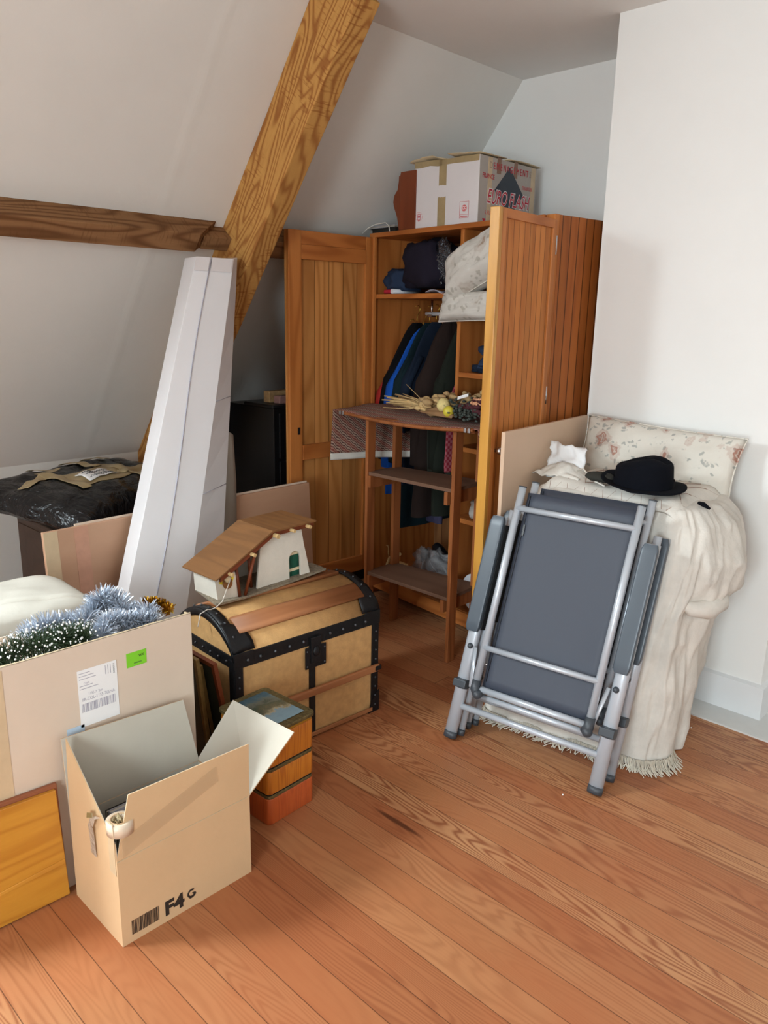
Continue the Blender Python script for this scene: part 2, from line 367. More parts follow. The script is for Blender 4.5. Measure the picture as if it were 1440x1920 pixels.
class MB:
    """collects shapes as one mesh; all coordinates are in the frame F"""
    def __init__(s, F=None): s.bm = bmesh.new(); s.F = F if F is not None else Matrix.Identity(4); s.sm = set(); s.nf = 0
    def _v(s, p): return s.bm.verts.new(Vector(p))
    def _f(s, vs, smooth=False, mi=0):
        try: f = s.bm.faces.new(vs)
        except ValueError: return
        f.smooth = smooth; f.material_index = mi
    def box(s, x0, x1, y0, y1, z0, z1, mi=0, T=None):
        P = [(x, y, z) for z in (z0, z1) for y in (y0, y1) for x in (x0, x1)]
        if T is not None: P = [T @ Vector(p) for p in P]
        v = [s._v(p) for p in P]
        for q in ((0, 2, 3, 1), (4, 5, 7, 6), (0, 1, 5, 4), (2, 6, 7, 3), (0, 4, 6, 2), (1, 3, 7, 5)):
            s._f([v[i] for i in q], mi=mi)
        return s
    def hexa(s, P, mi=0):
        v = [s._v(p) for p in P]   # bottom 4 then top 4, same order
        s._f([v[3], v[2], v[1], v[0]], mi=mi); s._f(v[4:8], mi=mi)
        for i in range(4): s._f([v[i], v[(i+1) % 4], v[(i+1) % 4+4], v[i+4]], mi=mi)
        return s
    def plate(s, quad, th, mi=0):
        """a board: quad of 4 points and thickness along its normal"""
        q = [Vector(p) for p in quad]; n = (q[1]-q[0]).cross(q[3]-q[0]).normalized()*th
        return s.hexa([p for p in q]+[p+n for p in q], mi)
    def prism(s, poly, z0, z1, T=None, smooth=False, mi=0):
        T = T if T is not None else Matrix.Identity(4)
        a = [s._v(T @ Vector((x, y, z0))) for x, y in poly]; b = [s._v(T @ Vector((x, y, z1))) for x, y in poly]
        n = len(poly); s._f(a[::-1], mi=mi); s._f(b, mi=mi)
        for i in range(n): s._f([a[i], a[(i+1) % n], b[(i+1) % n], b[i]], smooth, mi)
        return s
    def tube(s, pts, r, n=10, cap=True, flat=1.0, mi=0):
        pts = [Vector(p) for p in pts]; R = r if isinstance(r, (list, tuple)) else [r]*len(pts)
        rings = []; up = None
        for i, p in enumerate(pts):
            d = (pts[min(i+1, len(pts)-1)]-pts[max(i-1, 0)]).normalized()
            if up is None:
                up = Vector((0, 0, 1)) if abs(d.z) < .9 else Vector((1, 0, 0))
            a = d.cross(up).normalized(); b = a.cross(d).normalized(); up = b
            rings.append([s._v(p+a*cos(t*2*pi/n)*R[i]+b*sin(t*2*pi/n)*R[i]*flat) for t in range(n)])
        for k in range(len(rings)-1):
            for i in range(n): s._f([rings[k][i], rings[k][(i+1) % n], rings[k+1][(i+1) % n], rings[k+1][i]], True, mi)
        if cap: s._f(rings[0][::-1], mi=mi); s._f(rings[-1], mi=mi)
        return s
    def grid(s, fn, nu, nv, smooth=True, cu=False, mi=0):
        V = [[s._v(fn(i/nu, j/nv)) for j in range(nv+1)] for i in range(nu+(0 if cu else 1))]
        for i in range(nu):
            for j in range(nv):
                a = V[i]; b = V[(i+1) % len(V)]
                s._f([a[j], b[j], b[j+1], a[j+1]], smooth, mi)
        return s
    def ball(s, c, r, sc=(1, 1, 1), nu=12, nv=8, amp=0, fr=3, mi=0):
        c = Vector(c)
        def fn(u, v):
            t = u*2*pi; q = v*pi
            d = Vector((sin(q)*cos(t), sin(q)*sin(t), cos(q)))
            k = r*(1+amp*noise.noise(d*fr+c*9))
            return c+Vector((d.x*sc[0], d.y*sc[1], d.z*sc[2]))*k
        return s.grid(fn, nu, nv, True, True, mi)
    def build(s, name, mat, parent=None, bev=0, sub=0, solid=0, dbl=True):
        if dbl: bmesh.ops.remove_doubles(s.bm, verts=s.bm.verts, dist=1e-5)
        bmesh.ops.recalc_face_normals(s.bm, faces=s.bm.faces)
        me = bpy.data.meshes.new(name)
        s.bm.transform(s.F)
        o = bpy.data.objects.new(name, me); COL.objects.link(o)
        if parent:
            pw = parent.matrix_world if parent.parent is None else parent.parent.matrix_world @ parent.matrix_basis
            s.bm.transform(pw.inverted()); o.parent = parent
        s.bm.to_mesh(me); s.bm.free()
        for m in (mat if isinstance(mat, (list, tuple)) else [mat]): me.materials.append(m)
        if solid:
            md = o.modifiers.new('solid', 'SOLIDIFY'); md.thickness = solid; md.offset = 0
        if bev:
            md = o.modifiers.new('bevel', 'BEVEL'); md.width = bev; md.segments = 2; md.limit_method = 'ANGLE'; md.angle_limit = radians(50)
        if sub:
            md = o.modifiers.new('sub', 'SUBSURF'); md.levels = sub; md.render_levels = sub
        return o
def text_obj(name, body, size, mat, T, parent, ext=.0004, shear=0, offset=0, xs=1, align='CENTER'):
    """lettering lying in the local XY plane of T"""
    cu = bpy.data.curves.new(name, 'FONT'); cu.body = body; cu.size = size; cu.extrude = ext; cu.shear = shear; cu.offset = offset
    cu.align_x = align; cu.align_y = 'CENTER'
    tmp = bpy.data.objects.new('tmp', cu); COL.objects.link(tmp)
    bpy.context.view_layer.update()
    me = bpy.data.meshes.new_from_object(tmp.evaluated_get(bpy.context.evaluated_depsgraph_get()))
    bpy.data.objects.remove(tmp); bpy.data.curves.remove(cu)
    o = bpy.data.objects.new(name, me); COL.objects.link(o)
    pw = parent.matrix_world if parent.parent is None else parent.parent.matrix_world @ parent.matrix_basis
    me.transform(pw.inverted() @ T @ Matrix.Diagonal((xs, 1, 1, 1))); o.parent = parent
    me.materials.clear(); me.materials.append(mat); return o
def basis(o, x, y):
    """frame with origin o, local x and y axes"""
    x = Vector(x).normalized(); z = x.cross(Vector(y)).normalized(); y = z.cross(x); m = Matrix.Identity(4)
    for i in range(3): m[i][0], m[i][1], m[i][2], m[i][3] = x[i], y[i], z[i], o[i]
    return m
def struct(name, mb, mat, **k): return tag(mb.build(name, mat, None, **k), kind='structure')
def nz(p, s=1., seed=0): return noise.noise(Vector(p)*s+Vector((seed*7.3, seed*3.1, seed)))

# ------------------------------------------------------------------ the room
XS, ZC = -2.49, 2.637               # slope / ceiling edge
S0 = .782
def slope_x(z): return XS+S0*(z-ZC)
def room():
    FR = 2.4; YB = 3.5; YF = -2.6; XK = slope_x(.745)
    struct('floor', MB().box(XK-.1, FR, YF, YB+.1, -.08, 0), M['floor'])
    struct('ceiling', MB().box(XS, FR, YF, YB+.1, ZC, ZC+.08), M['wall'])
    struct('wall_back', MB().box(XK-.1, FR, YB, YB+.1, 0, ZC), M['wall'])
    struct('wall_right', MB().box(FR, FR+.1, YF-.1, YB+.1, -.08, ZC+.08), M['wall'])
    mb = MB().box(XK-.1, XK, YF-.1, YB+.1, -.08, .745)
    struct('wall_knee', mb, M['slope'])
    # slope with a skylight opening y -1.35..-.25, z 1.75..2.45
    n = Vector((-1, 0, S0)).normalized()*.1
    mb = MB()
    def slab(y0, y1, z0, z1):
        P = [Vector((slope_x(z), y, z)) for y, z in ((y0, z0), (y1, z0), (y1, z1), (y0, z1))]
        mb.hexa(P+[p+n for p in P])
    slab(YF-.1, -1.35, .745, ZC); slab(-.25, YB+.1, .745, ZC); slab(-1.35, -.25, .745, 1.65); slab(-1.35, -.25, 2.5, ZC)
    struct('wall_left', mb, M['slope'])
    # painted joint ridge down the slope
    mb = MB(); P = []
    for z in (.76, ZC-.01): P += [(slope_x(z)+.0002, 1.78, z), (slope_x(z)+.0002, 1.85, z)]
    e = Vector((1, 0, -S0)).normalized()*.0012
    q = [Vector(P[0]), Vector(P[1]), Vector(P[3]), Vector(P[2])]
    mb.hexa(q+[p+e+(Vector((0, .028, 0)) if i in (0, 3) else Vector((0, -.028, 0))) for i, p in enumerate(q)])
    struct('trim_1', mb, M['slope'])
    # skylight frame
    mb = MB()
    def bar(y0, y1, z0, z1):
        P = [Vector((slope_x(z), y, z)) for y, z in ((y0, z0), (y1, z0), (y1, z1), (y0, z1))]
        i = Vector((1, 0, -S0)).normalized()*.02
        mb.hexa([p+i for p in P]+[p+n*.9 for p in P])
    bar(-1.35, -1.31, 1.65, 2.5); bar(-.29, -.25, 1.65, 2.5); bar(-1.31, -.29, 1.65, 1.69); bar(-1.31, -.29, 2.46, 2.5)
    struct('window_1', mb, M['trimwhite'])
    # front gable, its unseen window opening added for the fill light
    mb = MB()
    for a in ((XK-.1, -.2, 0, ZC), (1.1, FR, 0, ZC), (-.2, 1.1, 0, .75), (-.2, 1.1, 2.15, ZC)):
        mb.box(a[0], a[1], YF-.1, YF, a[2], a[3])
    struct('wall_front', mb, M['wall'])
    mb = MB()
    for a in ((-.2, -.15, .75, 2.15), (1.05, 1.1, .75, 2.15), (.42, .48, .75, 2.15), (-.2, 1.1, .75, .8), (-.2, 1.1, 2.1, 2.15)):
        mb.box(a[0], a[1], YF-.08, YF+.02, a[2], a[3])
    struct('fill_window', mb, M['trimwhite'])  # frame of the added window that carries the fill
    # chimney breast, skirting and hearth strip
    struct('wall_chimney', MB().box(-1.713, -.873, 3.015, YB, 0, ZC), M['wall'])
    mb = MB()
    F = [(-1.715, 3.015), (-.873, 3.015), (-.873, YB)]
    G = [(-1.715, 2.997), (-.855, 2.997), (-.855, YB)]
    for i in (0, 1):
        a, b, c, d = F[i], F[i+1], G[i+1], G[i]
        mb.hexa([(a[0], a[1], .006), (b[0], b[1], .006), (c[0], c[1], .006), (d[0], d[1], .006),
                 (a[0], a[1], .145), (b[0], b[1], .145), (c[0], c[1], .138), (d[0], d[1], .138)])
    struct('baseboard_chimney', mb, M['trimwhite'])
    def edge(t):
        return 2.862+.004*nz((t*40, 0, 0))
    mb = MB(); n_ = 60; prev = None
    for i in range(n_+1):
        x = -1.75+2.2*i/n_; y = edge(x)
        cur = [mb._v((x, y, 0)), mb._v((x, y, .007)), mb._v((x, 3.49, .007)), mb._v((x, 3.49, 0))]
        if prev:
            for k in range(3): mb._f([prev[k], cur[k], cur[k+1], prev[k+1]])
        prev = cur
    struct('trim_2', mb, M['hearth'])
room()

def roof_timber():
    nrm = Vector((1, 0, -S0)).normalized(); up = Vector((S0, 0, 1)).normalized()
    def at(z, y, off): return Vector((slope_x(z), y, z))+nrm*off
    # rafter frame: local x runs up the slope, y across, z away from the slope into the room
    o = Vector((slope_x(.0), 2.13, .0)); B = basis(o, up, Vector((0, 1, 0)))   # z = up x y
    zdir = (B.to_3x3() @ Vector((0, 0, 1)))
    sg = 1 if zdir.dot(nrm) > 0 else -1
    L = ZC*math.sqrt(1+S0*S0)
    r = thing('roof_rafter', 'heavy pale pine rafter running diagonally down the sloping wall', 'beam', B)
    mb = MB(B); n = 40
    def sec(u, v):
        x = .90+(L+.12-.90)*u; k = int(v*4) % 4
        c = [(0, 0), (.105, 0), (.105, .24), (0, .24)][k]
        wv = .004*nz((x*3, k, 0)); return (x, c[0]+wv, sg*(c[1]+.004*nz((x*2.2, k, 5))))
    mb.grid(sec, n, 4, smooth=False)
    mb.build('timber', M['beam'], r, bev=.004)
    # purlin left of the rafter and its continuation behind
    P0 = thing('roof_purlin', 'dusty horizontal pine purlin meeting the diagonal rafter on the left', 'beam', frame((slope_x(1.83), 0, 1.83)))
    def purlin_mesh(y0, y1, nm, skew):
        mb = MB()
        a = at(1.89, 0, 0); b = a+nrm*.115; dn = -up*.088
        pts = [a, b, b+dn, a+dn]
        q = [Vector((p.x, y0, p.z)) for p in pts]; w2 = [Vector((p.x, y1-(skew if i in (1, 2) else 0), p.z)) for i, p in enumerate(pts)]
        mb.hexa(q+w2); return mb.build(nm, M['purlin'], P0, bev=.003)
    purlin_mesh(-2.55, 2.085, 'timber', .14)
    mb = MB(); a = at(1.87, 0, 0); b = a+nrm*.085; dn = -up*.065
    pts = [a, b, b+dn, a+dn]
    mb.hexa([Vector((p.x, 1.99, p.z)) for p in pts]+[Vector((p.x, 2.13, p.z)) for p in pts]); mb.build('tenon', M['purlin'], P0, bev=.003)
    P1 = thing('roof_purlin', 'short stretch of brown purlin between the rafter and the open wardrobe door', 'beam', frame((slope_x(1.83), 2.3, 1.83)))
    mb = MB(); a = at(1.89, 0, 0); b = a+nrm*.115; dn = -up*.088; pts = [a, b, b+dn, a+dn]
    mb.hexa([Vector((p.x, 2.236, p.z)) for p in pts]+[Vector((p.x, 3.5, p.z)) for p in pts]); mb.build('timber', M['purlin'], P1, bev=.003)
roof_timber()

# ------------------------------------------------------------------ wardrobe
WA = math.atan2(-.122, .9925)
WW, WD, WH = 1.17, .49, 1.9
WO = Vector((-1.79, 2.78, 0))-Vector((.9925, -.122, 0))*WW
WF = frame(WO, WA)                     # x along the front, y into the wardrobe
def wardrobe():
    r = thing('wardrobe', 'large pine wardrobe with open doors in front of the back wall', 'wardrobe', WF)
    zb = .10
    MB(WF).box(0, .024, .0, WD, .0, WH-.02).build('side_panel', M['war_z'], r, bev=.002)
    mb = MB(WF); mb.box(WW-.02, WW, .03, WD, 0, WH-.001)
    mb.build('side_panel', M['war_tg'], r, bev=.002)
    MB(WF).box(WW-.045, WW+.001, .0, .03, 0, WH).build('face_stile', M['war_z'], r, bev=.003)
    MB(WF).box(.0, .05, -.02, .0, 0, WH-.02).build('face_stile', M['war_z'], r, bev=.003)
    MB(WF).box(.0, WW-.046, -.012, WD, WH-.022, WH).build('top_board', M['war_x'], r, bev=.003)
    MB(WF).box(.024, WW-.02, WD-.012, WD, zb, WH-.022).build('back_panel', M['war_back'], r)
    MB(WF).box(.024, WW-.02, 0.0, WD-.012, zb, zb+.022).build('bottom_board', M['war_x'], r, bev=.002)
    MB(WF).box(.05, WW-.045, -.012, .01, .05, zb+.02).build('plinth_rail', M['war_x'], r, bev=.002)
    dx = .645
    MB(WF).box(dx, dx+.022, .0, WD-.012, zb+.022, WH-.022).build('divider', M['war_z'], r, bev=.002)
    MB(WF).box(.024, dx, .0, WD-.012, 1.585, 1.607).build('shelf', M['war_x'], r, bev=.002)
    for z in (1.585, 1.235, .895, .555):
        MB(WF).box(dx+.022, WW-.02, .0 if z < 1.5 else .02, WD-.012, z, z+.022).build('shelf', M['war_x'], r, bev=.002)
    mb = MB(WF); mb.tube([(.21, .2, 1.515), (dx, .2, 1.515)], .010, 10); mb.build('hanging_rail', M['whiteplastic'], r)
    mb = MB(WF); mb.tube([(.25, .2, 1.585), (.25, .2, 1.50)], .006, 8); mb.box(.235, .265, .185, .215, 1.5, 1.512); mb.build('rail_bracket', M['steel'], r)
    # left door, opened towards the room (its inner face is seen)
    a = Vector((-2.925, 2.90, 0)); b = Vector((-2.958, 2.385, 0)); L = (b-a).length
    DF = basis(a, b-a, Vector((0, 0, 1)))      # x along door, y up, z = normal
    zn = (DF.to_3x3() @ Vector((0, 0, 1)))
    sg = 1 if zn.x > 0 else -1
    d = bpy.data.objects.new('door', None); COL.objects.link(d); d.parent = r
    d.matrix_basis = WF.inverted() @ frame(a, math.atan2((b-a).y, (b-a).x))
    DM = frame(a, math.atan2((b-a).y, (b-a).x))   # x along the door, y normal, z up
    ny = (DM.to_3x3() @ Vector((0, 1, 0))); s = 1 if ny.x > 0 else -1
    def bx(x0, x1, y0, y1, z0, z1, nm, m, bev=.003):
        mb = MB(DM); mb.box(x0, x1, min(y0*s, y1*s), max(y0*s, y1*s), z0, z1)
        o = mb.build(nm, m, r, bev=bev); return o
    zt, z0 = 1.878, .15
    pl = MB(DM); pl.box(.0, L, -.022*s if s > 0 else .008, -.008*s if s > 0 else .022, z0, zt)
    # join all door timbers under one door part
    parts = [('door_panel', pl.build('door_panel', [M['war_plankx']], r))]
    parts.append(('s', bx(.0, .045, -.008, .010, z0, zt, 'door_stile', M['war_z'])))
    parts.append(('s', bx(L-.075, L, -.008, .012, z0, zt, 'door_stile', M['war_z'])))
    parts.append(('r', bx(.045, L-.075, -.008, .010, zt-.062, zt, 'door_rail', M['war_xx'])))
    parts.append(('r', bx(.045, L-.075, -.008, .013, zt-.128, zt-.062, 'door_rail', M['war_xx'])))
    parts.append(('r', bx(.045, L-.075, -.008, .013, .80, .875, 'door_rail', M['war_xx'])))
    parts.append(('r', bx(.045, L-.075, -.008, .013, z0, z0+.085, 'door_rail', M['war_xx'])))
    parts.append(('b', bx(L-.06, L-.045, .0, .0135, .93, .965, 'bolt_plate', M['iron'], .001)))
    for _, o in parts:
        mw = r.matrix_world @ o.matrix_basis
        o.data.transform(d.matrix_basis.inverted()); o.parent = d
    # right door, opened, its tongue and groove outer face is seen
    a = Vector((-1.765, 2.755, 0)); b = Vector((-1.716, 2.318, 0)); L = (b-a).length
    DM = frame(a, math.atan2((b-a).y, (b-a).x))
    ny = (DM.to_3x3() @ Vector((0, 1, 0))); s = 1 if ny.x > 0 else -1
    d = bpy.data.objects.new('door', None); COL.objects.link(d); d.parent = r
    d.matrix_basis = WF.inverted() @ DM
    zt, z0 = 1.872, .12
    def b2(x0, x1, y0, y1, z0, z1, nm, m, bev=.002):
        mb = MB(DM); mb.box(x0, x1, min(y0*s, y1*s), max(y0*s, y1*s), z0, z1)
        o = mb.build(nm, m, r, bev=bev); o.data.transform(d.matrix_basis.inverted()); o.parent = d
    b2(.03, L-.004, -.018, -.002, z0, zt-.03, 'door_panel', M['war_tgx'])
    b2(L-.012, L+.012, -.03, .008, z0, zt, 'door_stile', M['war_edge'])
    b2(L-.040, L-.012, -.02, .008, z0, zt, 'door_stile', M['war_z'])
    b2(.0, .03, -.02, .004, z0, zt, 'door_stile', M['war_z'])
    b2(.03, L-.04, -.02, .006, zt-.032, zt, 'door_rail', M['war_xx'])
    b2(.03, L-.04, -.02, .006, z0, z0+.05, 'door_rail', M['war_xx'])
    mb = MB(DM); mb.ball((L-.05, .022*s, 1.02), .014, nu=14, nv=8); mb.tube([(L-.05, 0, 1.02), (L-.05, .02*s, 1.02)], .006)
    o = mb.build('door_knob', M['steel'], r); o.data.transform(d.matrix_basis.inverted()); o.parent = d
    for z in (1.78, 1.2, .35):
        mb = MB(DM); mb.tube([(-.004, .0, z-.035), (-.004, .0, z+.035)], .006, 8)
        mb.box(-.004, .02, -.002, .002, z-.03, z+.03)
        o = mb.build('hinge', M['steel'], r); o.data.transform(d.matrix_basis.inverted()); o.parent = d
M['war_plankx'] = wood('varnished_pine_door_planks', 'dc9a58', 'a5662f', 'z', 8, 22, 1.0, .45, .65, planks=('x', .088), groove=.0018, spec=.3)
M['war_tgx'] = wood('tongue_and_groove_door', 'd08644', 'a55a26', 'z', 10, 16, 1.0, .5, .5, planks=('x', .041), groove=.0018, spec=.18, knots=False)
M['war_xx'] = M['war_x']
wardrobe()

# ---- clothes on the rail: coats hang square to the rail or slightly turned
def coat(name, label, x, rot, zt, zb, wt, wb, th, mat, cat, skew=0, hanger=True, y=.20, sleeves=True):
    F = WF @ frame((x, y, 0), radians(90+rot))      # local x = shoulder direction
    t = thing(name, label, cat, F, 'clothes hanging on the wardrobe rail')
    def fn(u, v):
        z = zt+(zb-zt)*v; a = u*2*pi
        k = min(1, v*9)
        dr = .27/(zt-zb); k = min(1, v/.3)
        w_ = .03+(wt-.03)*(k**.85) if v < .3 else wt+(wb-wt)*(v-.3)/.7
        zz = zt-.27*k**1.15 if v < .3 else zt-.27-(zt-zb-.27)*(v-.3)/.7
        t_ = th*(.4+.6*min(1, v*4))
        fold = 1+.22*sin(a*5+x*40)*v
        cx = skew*v*v
        return (cx+w_*cos(a)+.006*nz((v*5, a, x*9)), t_*sin(a)*fold+.012*nz((v*4, cos(a)*2, x*5), 1), zz)
    mb = MB(F); mb.grid(fn, 32, 26, True, True); o = mb.build('garment_body', mat, t)
    if sleeves:
        for sgn in (-1, 1):
            mb = MB(F); L = min(.56, (zt-zb)*.75)
            pts = [(sgn*(wt-.09), 0, zt-.17), (sgn*(wt-.02), .012, zt-.29), (sgn*(wt+.005), .02, zt-.45), (sgn*(wt+.0)+skew*.4, .025, zt-.14-L)]
            mb.tube(pts, [.03, .036, .034, .03], 12, flat=.7); mb.build('sleeve', mat, t)
    if hanger:
        mb = MB(F); mb.tube([(0, 0, zt-.01), (0, 0, zt+.03), (.012, 0, zt+.05), (.02, 0, zt+.07), (.008, 0, zt+.088), (-.01, 0, zt+.08)], .002, 6)
        mb.tube([(-wt*.5, 0, zt-.15), (-wt*.25, 0, zt-.07), (0, 0, zt-.005), (wt*.25, 0, zt-.07), (wt*.5, 0, zt-.15)], .006, 8)
        mb.build('hanger', M['brass'], t)
    return t
def clothes():
    coat('red_shirt', 'red shirt hanging leftmost on the wardrobe rail', .098, -4, 1.40, .78, .195, .20, .024, M['c_red'], 'shirt')
    coat('black_jacket', 'black jacket on a brass hanger beside the red shirt', .138, -2, 1.47, .62, .19, .17, .020, M['c_black'], 'jacket')
    coat('blue_jacket', 'bright blue jacket with a long sloping edge on the wardrobe rail', .190, 2, 1.44, .60, .22, .24, .020, M['c_blue'], 'jacket')
    coat('navy_coat', 'dark teal navy coat hanging right of the blue jacket', .235, 3, 1.47, .42, .21, .23, .024, M['c_teal'], 'coat')
    coat('dark_shirt', 'dark navy checked shirt hanging before the brown coat', .285, 3, 1.475, .66, .20, .21, .026, M['c_navy'], 'shirt')
    coat('brown_coat', 'broad blackish brown coat in the middle of the rail', .385, 6, 1.48, .52, .20, .235, .066, M['c_brown'], 'coat')
    coat('green_coat', 'dark olive green coat hanging near the wardrobe divider', .510, 6, 1.48, .55, .19, .215, .056, M['c_green'], 'coat')
    coat('plaid_shirt', 'red plaid shirt squeezed against the wardrobe divider', .602, 2, 1.36, .78, .215, .21, .022, M['plaid'], 'shirt', sleeves=False)
    # trousers, hung lower behind the small stand
    def hung(name, label, x, y, z0, z1, w_, th, mat, cat, rot=0):
        F = WF @ frame((x, y, 0), radians(rot)); 
        mb = MB(F)
        mb.grid(lambda u, v: (w_*cos(u*2*pi)*(1+.05*sin(v*9)), th*sin(u*2*pi)*(1+.3*sin(u*14)), z1+(z0-z1)*v), 24, 14, True, True)
        mb._f([mb._v((w_*cos(k*pi/6), th*sin(k*pi/6), z1)) for k in range(12)])
        o = mb.build(name, mat); tag(o, label, cat, 'trousers and bags behind the small stand')
    hung('grey_purple_trousers', 'greyish purple folded trousers hanging behind the upper shelf of the small stand', .43, .10, .48, .80, .055, .02, M['c_purple'], 'trousers')
    hung('khaki_jacket_bundle', 'dark khaki jacket bundle seen behind the top of the small stand', .50, .07, .74, .96, .11, .05, M['c_khaki'], 'jacket')
    # shoes in a clear bag on the wardrobe bottom
    for i, (x, y, z) in enumerate(((.33, .16, .20), (.42, .20, .25), (.50, .14, .22))):
        F = WF @ frame((x, y, z), radians(-30+i*25), 0, radians(35))
        mb = MB(F)
        mb.grid(lambda u, v: (-.11+.22*v, (.038+.008*cos(v*9))*cos(u*2*pi)*sin(pi*min(.97, max(.03, v)))**.35, (.03+.02*(1-v))*sin(u*2*pi)*sin(pi*min(.97, max(.03, v)))**.35), 18, 14, True, True)
        o = mb.build('black_shoe', M['shoe']); tag(o, ('left', 'middle', 'right')[i]+' black leather shoe of the three heaped in the wardrobe bottom', 'shoe', 'black shoes in the wardrobe bottom')
    mb = MB(WF @ frame((.42, .13, .22))); mb.ball((0, 0, 0), .13, (1.1, .5, .75), 28, 16, .5, 3.2)
    tag(mb.build('plastic_shoe_bag', M['film']), 'crumpled clear plastic bag around the shoes in the wardrobe', 'bag')
    mb = MB(WF @ frame((.40, .10, .17))); mb.ball((0, 0, 0), .055, (1.3, .7, .7), 20, 12, .5, 4)
    tag(mb.build('pink_scarf', M['c_maroon']), 'crumpled maroon scarf beside the shoes in the wardrobe', 'scarf')
    # wooden hangers leaning at lower left
    for i in range(2):
        F = WF @ frame((.13+.05*i, .06, .20-.02*i), radians(-20), 0, radians(-42+9*i))
        mb = MB(F); mb.tube([(-.17, 0, -.04), (-.08, 0, .0), (0, 0, .015), (.08, 0, .0), (.17, 0, -.04)], .009, 8)
        mb.tube([(0, 0, .015), (0, 0, .05), (.02, 0, .065), (.02, 0, .085), (0, 0, .095)], .002, 6)
        tag(mb.build('wooden_hanger', M['straw']), 'curved wooden hanger leaning low inside the wardrobe, '+('upper' if i else 'lower')+' of two', 'hanger', 'loose wooden hangers')
    # upper left shelf
    def heap(name, label, cat, c, sc, mat, amp=.25, seed=0, F=WF, nu=28, nv=16, r=.1, grp=None, flat=True):
        mb = MB(F); cc = Vector(c)
        def fn(u, v):
            a = u*2*pi; q = v*pi; d = Vector((sin(q)*cos(a), sin(q)*sin(a), cos(q)))
            k = r*(1+amp*noise.noise(d*2.2+Vector((seed, 0, 0)))+amp*.35*noise.noise(d*7+Vector((seed, 3, 0))))
            p = Vector((abs(d.x)**.7*math.copysign(1, d.x)*sc[0], abs(d.y)**.7*math.copysign(1, d.y)*sc[1], abs(d.z)**.75*math.copysign(1, d.z)*sc[2]))*k
            if flat: p.z = max(p.z, -r*sc[2]*.8)
            return cc+p
        mb.grid(fn, nu, nv, True, True)
        return tag(mb.build(name, mat), label, cat, grp)
    heap('folded_jeans', 'folded denim blue garment on the upper left wardrobe shelf', 'clothing', (.125, .12, 1.672), (.75, .9, .62), M['c_jeans'], .3, 1)
    mb = MB(WF); mb.box(.065, .145, .03, .17, 1.609, 1.630); tag(mb.build('red_folded_cloth', M['red'], bev=.008), 'flat red folded cloth under the denim garment', 'cloth')
    mb = MB(WF); mb.tube([(.148, .02, 1.62), (.15, .2, 1.62)], .012, 14); mb2 = mb.build('rolled_belt', M['whiteplastic']); tag(mb2, 'small white and red rolled band on the upper wardrobe shelf', 'belt')
    heap('plum_sweater', 'large dark plum jumper stuffed on the upper wardrobe shelf', 'clothing', (.30, .14, 1.735), (1.15, 1.1, 1.15), M['c_plum'], .28, 2, r=.108)
    mb = MB(WF); mb.ball((.435, .10, 1.76), .065, (.7, .4, 1.35), 26, 18, .7, 4.5)
    tag(mb.build('cellophane_bag', M['film2']), 'shiny crinkled cellophane bag between jumper and pillow', 'bag')
    mb = MB(WF); mb.grid(lambda u, v: (.42+.15*u, .0+.12*v, 1.612+.012*sin(u*5)*(1-v)), 8, 5); tag(mb.build('paper_sheet', M['greyp'], solid=.002), 'grey folded paper poking out under the floral pillow', 'paper')
    # right compartment
    heap('denim_pile', 'crumpled dark denim pile on the right wardrobe shelf above the bouquet', 'clothing', (.83, .16, 1.31), (1.1, 1.2, .75), M['c_jeans'], .4, 4)
    heap('navy_cloth', 'navy cloth under the crumpled denim on the right wardrobe shelf', 'clothing', (.79, .14, 1.275), (1.1, 1.2, .25), M['c_navy'], .3, 5)
    heap('patterned_cloth', 'white blue-lined cloth bundle on a low right wardrobe shelf', 'cloth', (.80, .12, .625), (.7, 1., .55), M['floral2'], .25, 6)
    mb = MB(WF); mb.grid(lambda u, v: (.835+.075*cos(u*2*pi), .15+.16*(v-.5)*2, .24+.09*sin(u*2*pi)), 30, 6, True, True)
    for k in (0, 1): mb._f([mb._v((.835+.075*cos(a*pi/15), .15+.16*(k-.5)*2, .24+.09*sin(a*pi/15))) for a in range(30)])
    tag(mb.build('white_canister', M['whiteplastic']), 'rounded white plastic container low in the right wardrobe compartment', 'container')
    heap('grey_bag', 'dark grey fabric bag on the third right wardrobe shelf', 'bag', (.80, .2, .965), (.9, 1.1, .5), M['c_khaki'], .3, 8)
t = NT('crinkled_cellophane'); t.color(lin('8d9098')); t.b.inputs['Roughness'].default_value = .08; t.b.inputs['Metallic'].default_value = .8
t.b.inputs['Alpha'].default_value = .55; t.bump(t.noise(t.coord(), 30, 3, .7), 1, .05); M['film2'] = t.m
clothes()

def pillow(name, label, F, wx, wy, th, mat, group=None, wr=.012, seed=0, sag=0, piping=True):
    t = thing(name, label, 'pillow', F, group)
    def shp(u, v, sg):
        a, b = u*2-1, v*2-1
        pin = 1-.09*(1-a*a)*0-.0
        x = a*wx/2*(1-.07*(1-abs(b))**1*0-.05*(1-b*b)); y = b*wy/2*(1-.05*(1-a*a))
        h = (max(0, (1-a**4)*(1-b**4)))**.55*th/2
        z = sg*h+wr*(nz((a*2.2, b*2.2, sg), 1, seed)+.6*nz((a*6, b*6, sg), 1, seed+3))*(h/(th/2)) - sag*(a*a+b*b)*.5
        return (x, y, z)
    mb = MB(F); mb.grid(lambda u, v: shp(u, v, 1), 30, 24); mb.grid(lambda u, v: shp(u, v, -1), 30, 24)
    mb.build('pillow_cover', mat, t)
    if piping:
        mb = MB(F); P = []
        for k in range(61):
            s = k/60*4; i = int(s) % 4; q = s-int(s)
            u, v = [(q, 0), (1, q), (1-q, 1), (0, 1-q)][i]
            P.append(shp(u, v, 1))
        mb.tube(P, .003, 6, cap=False); mb.build('piping', mat, t)
    return t
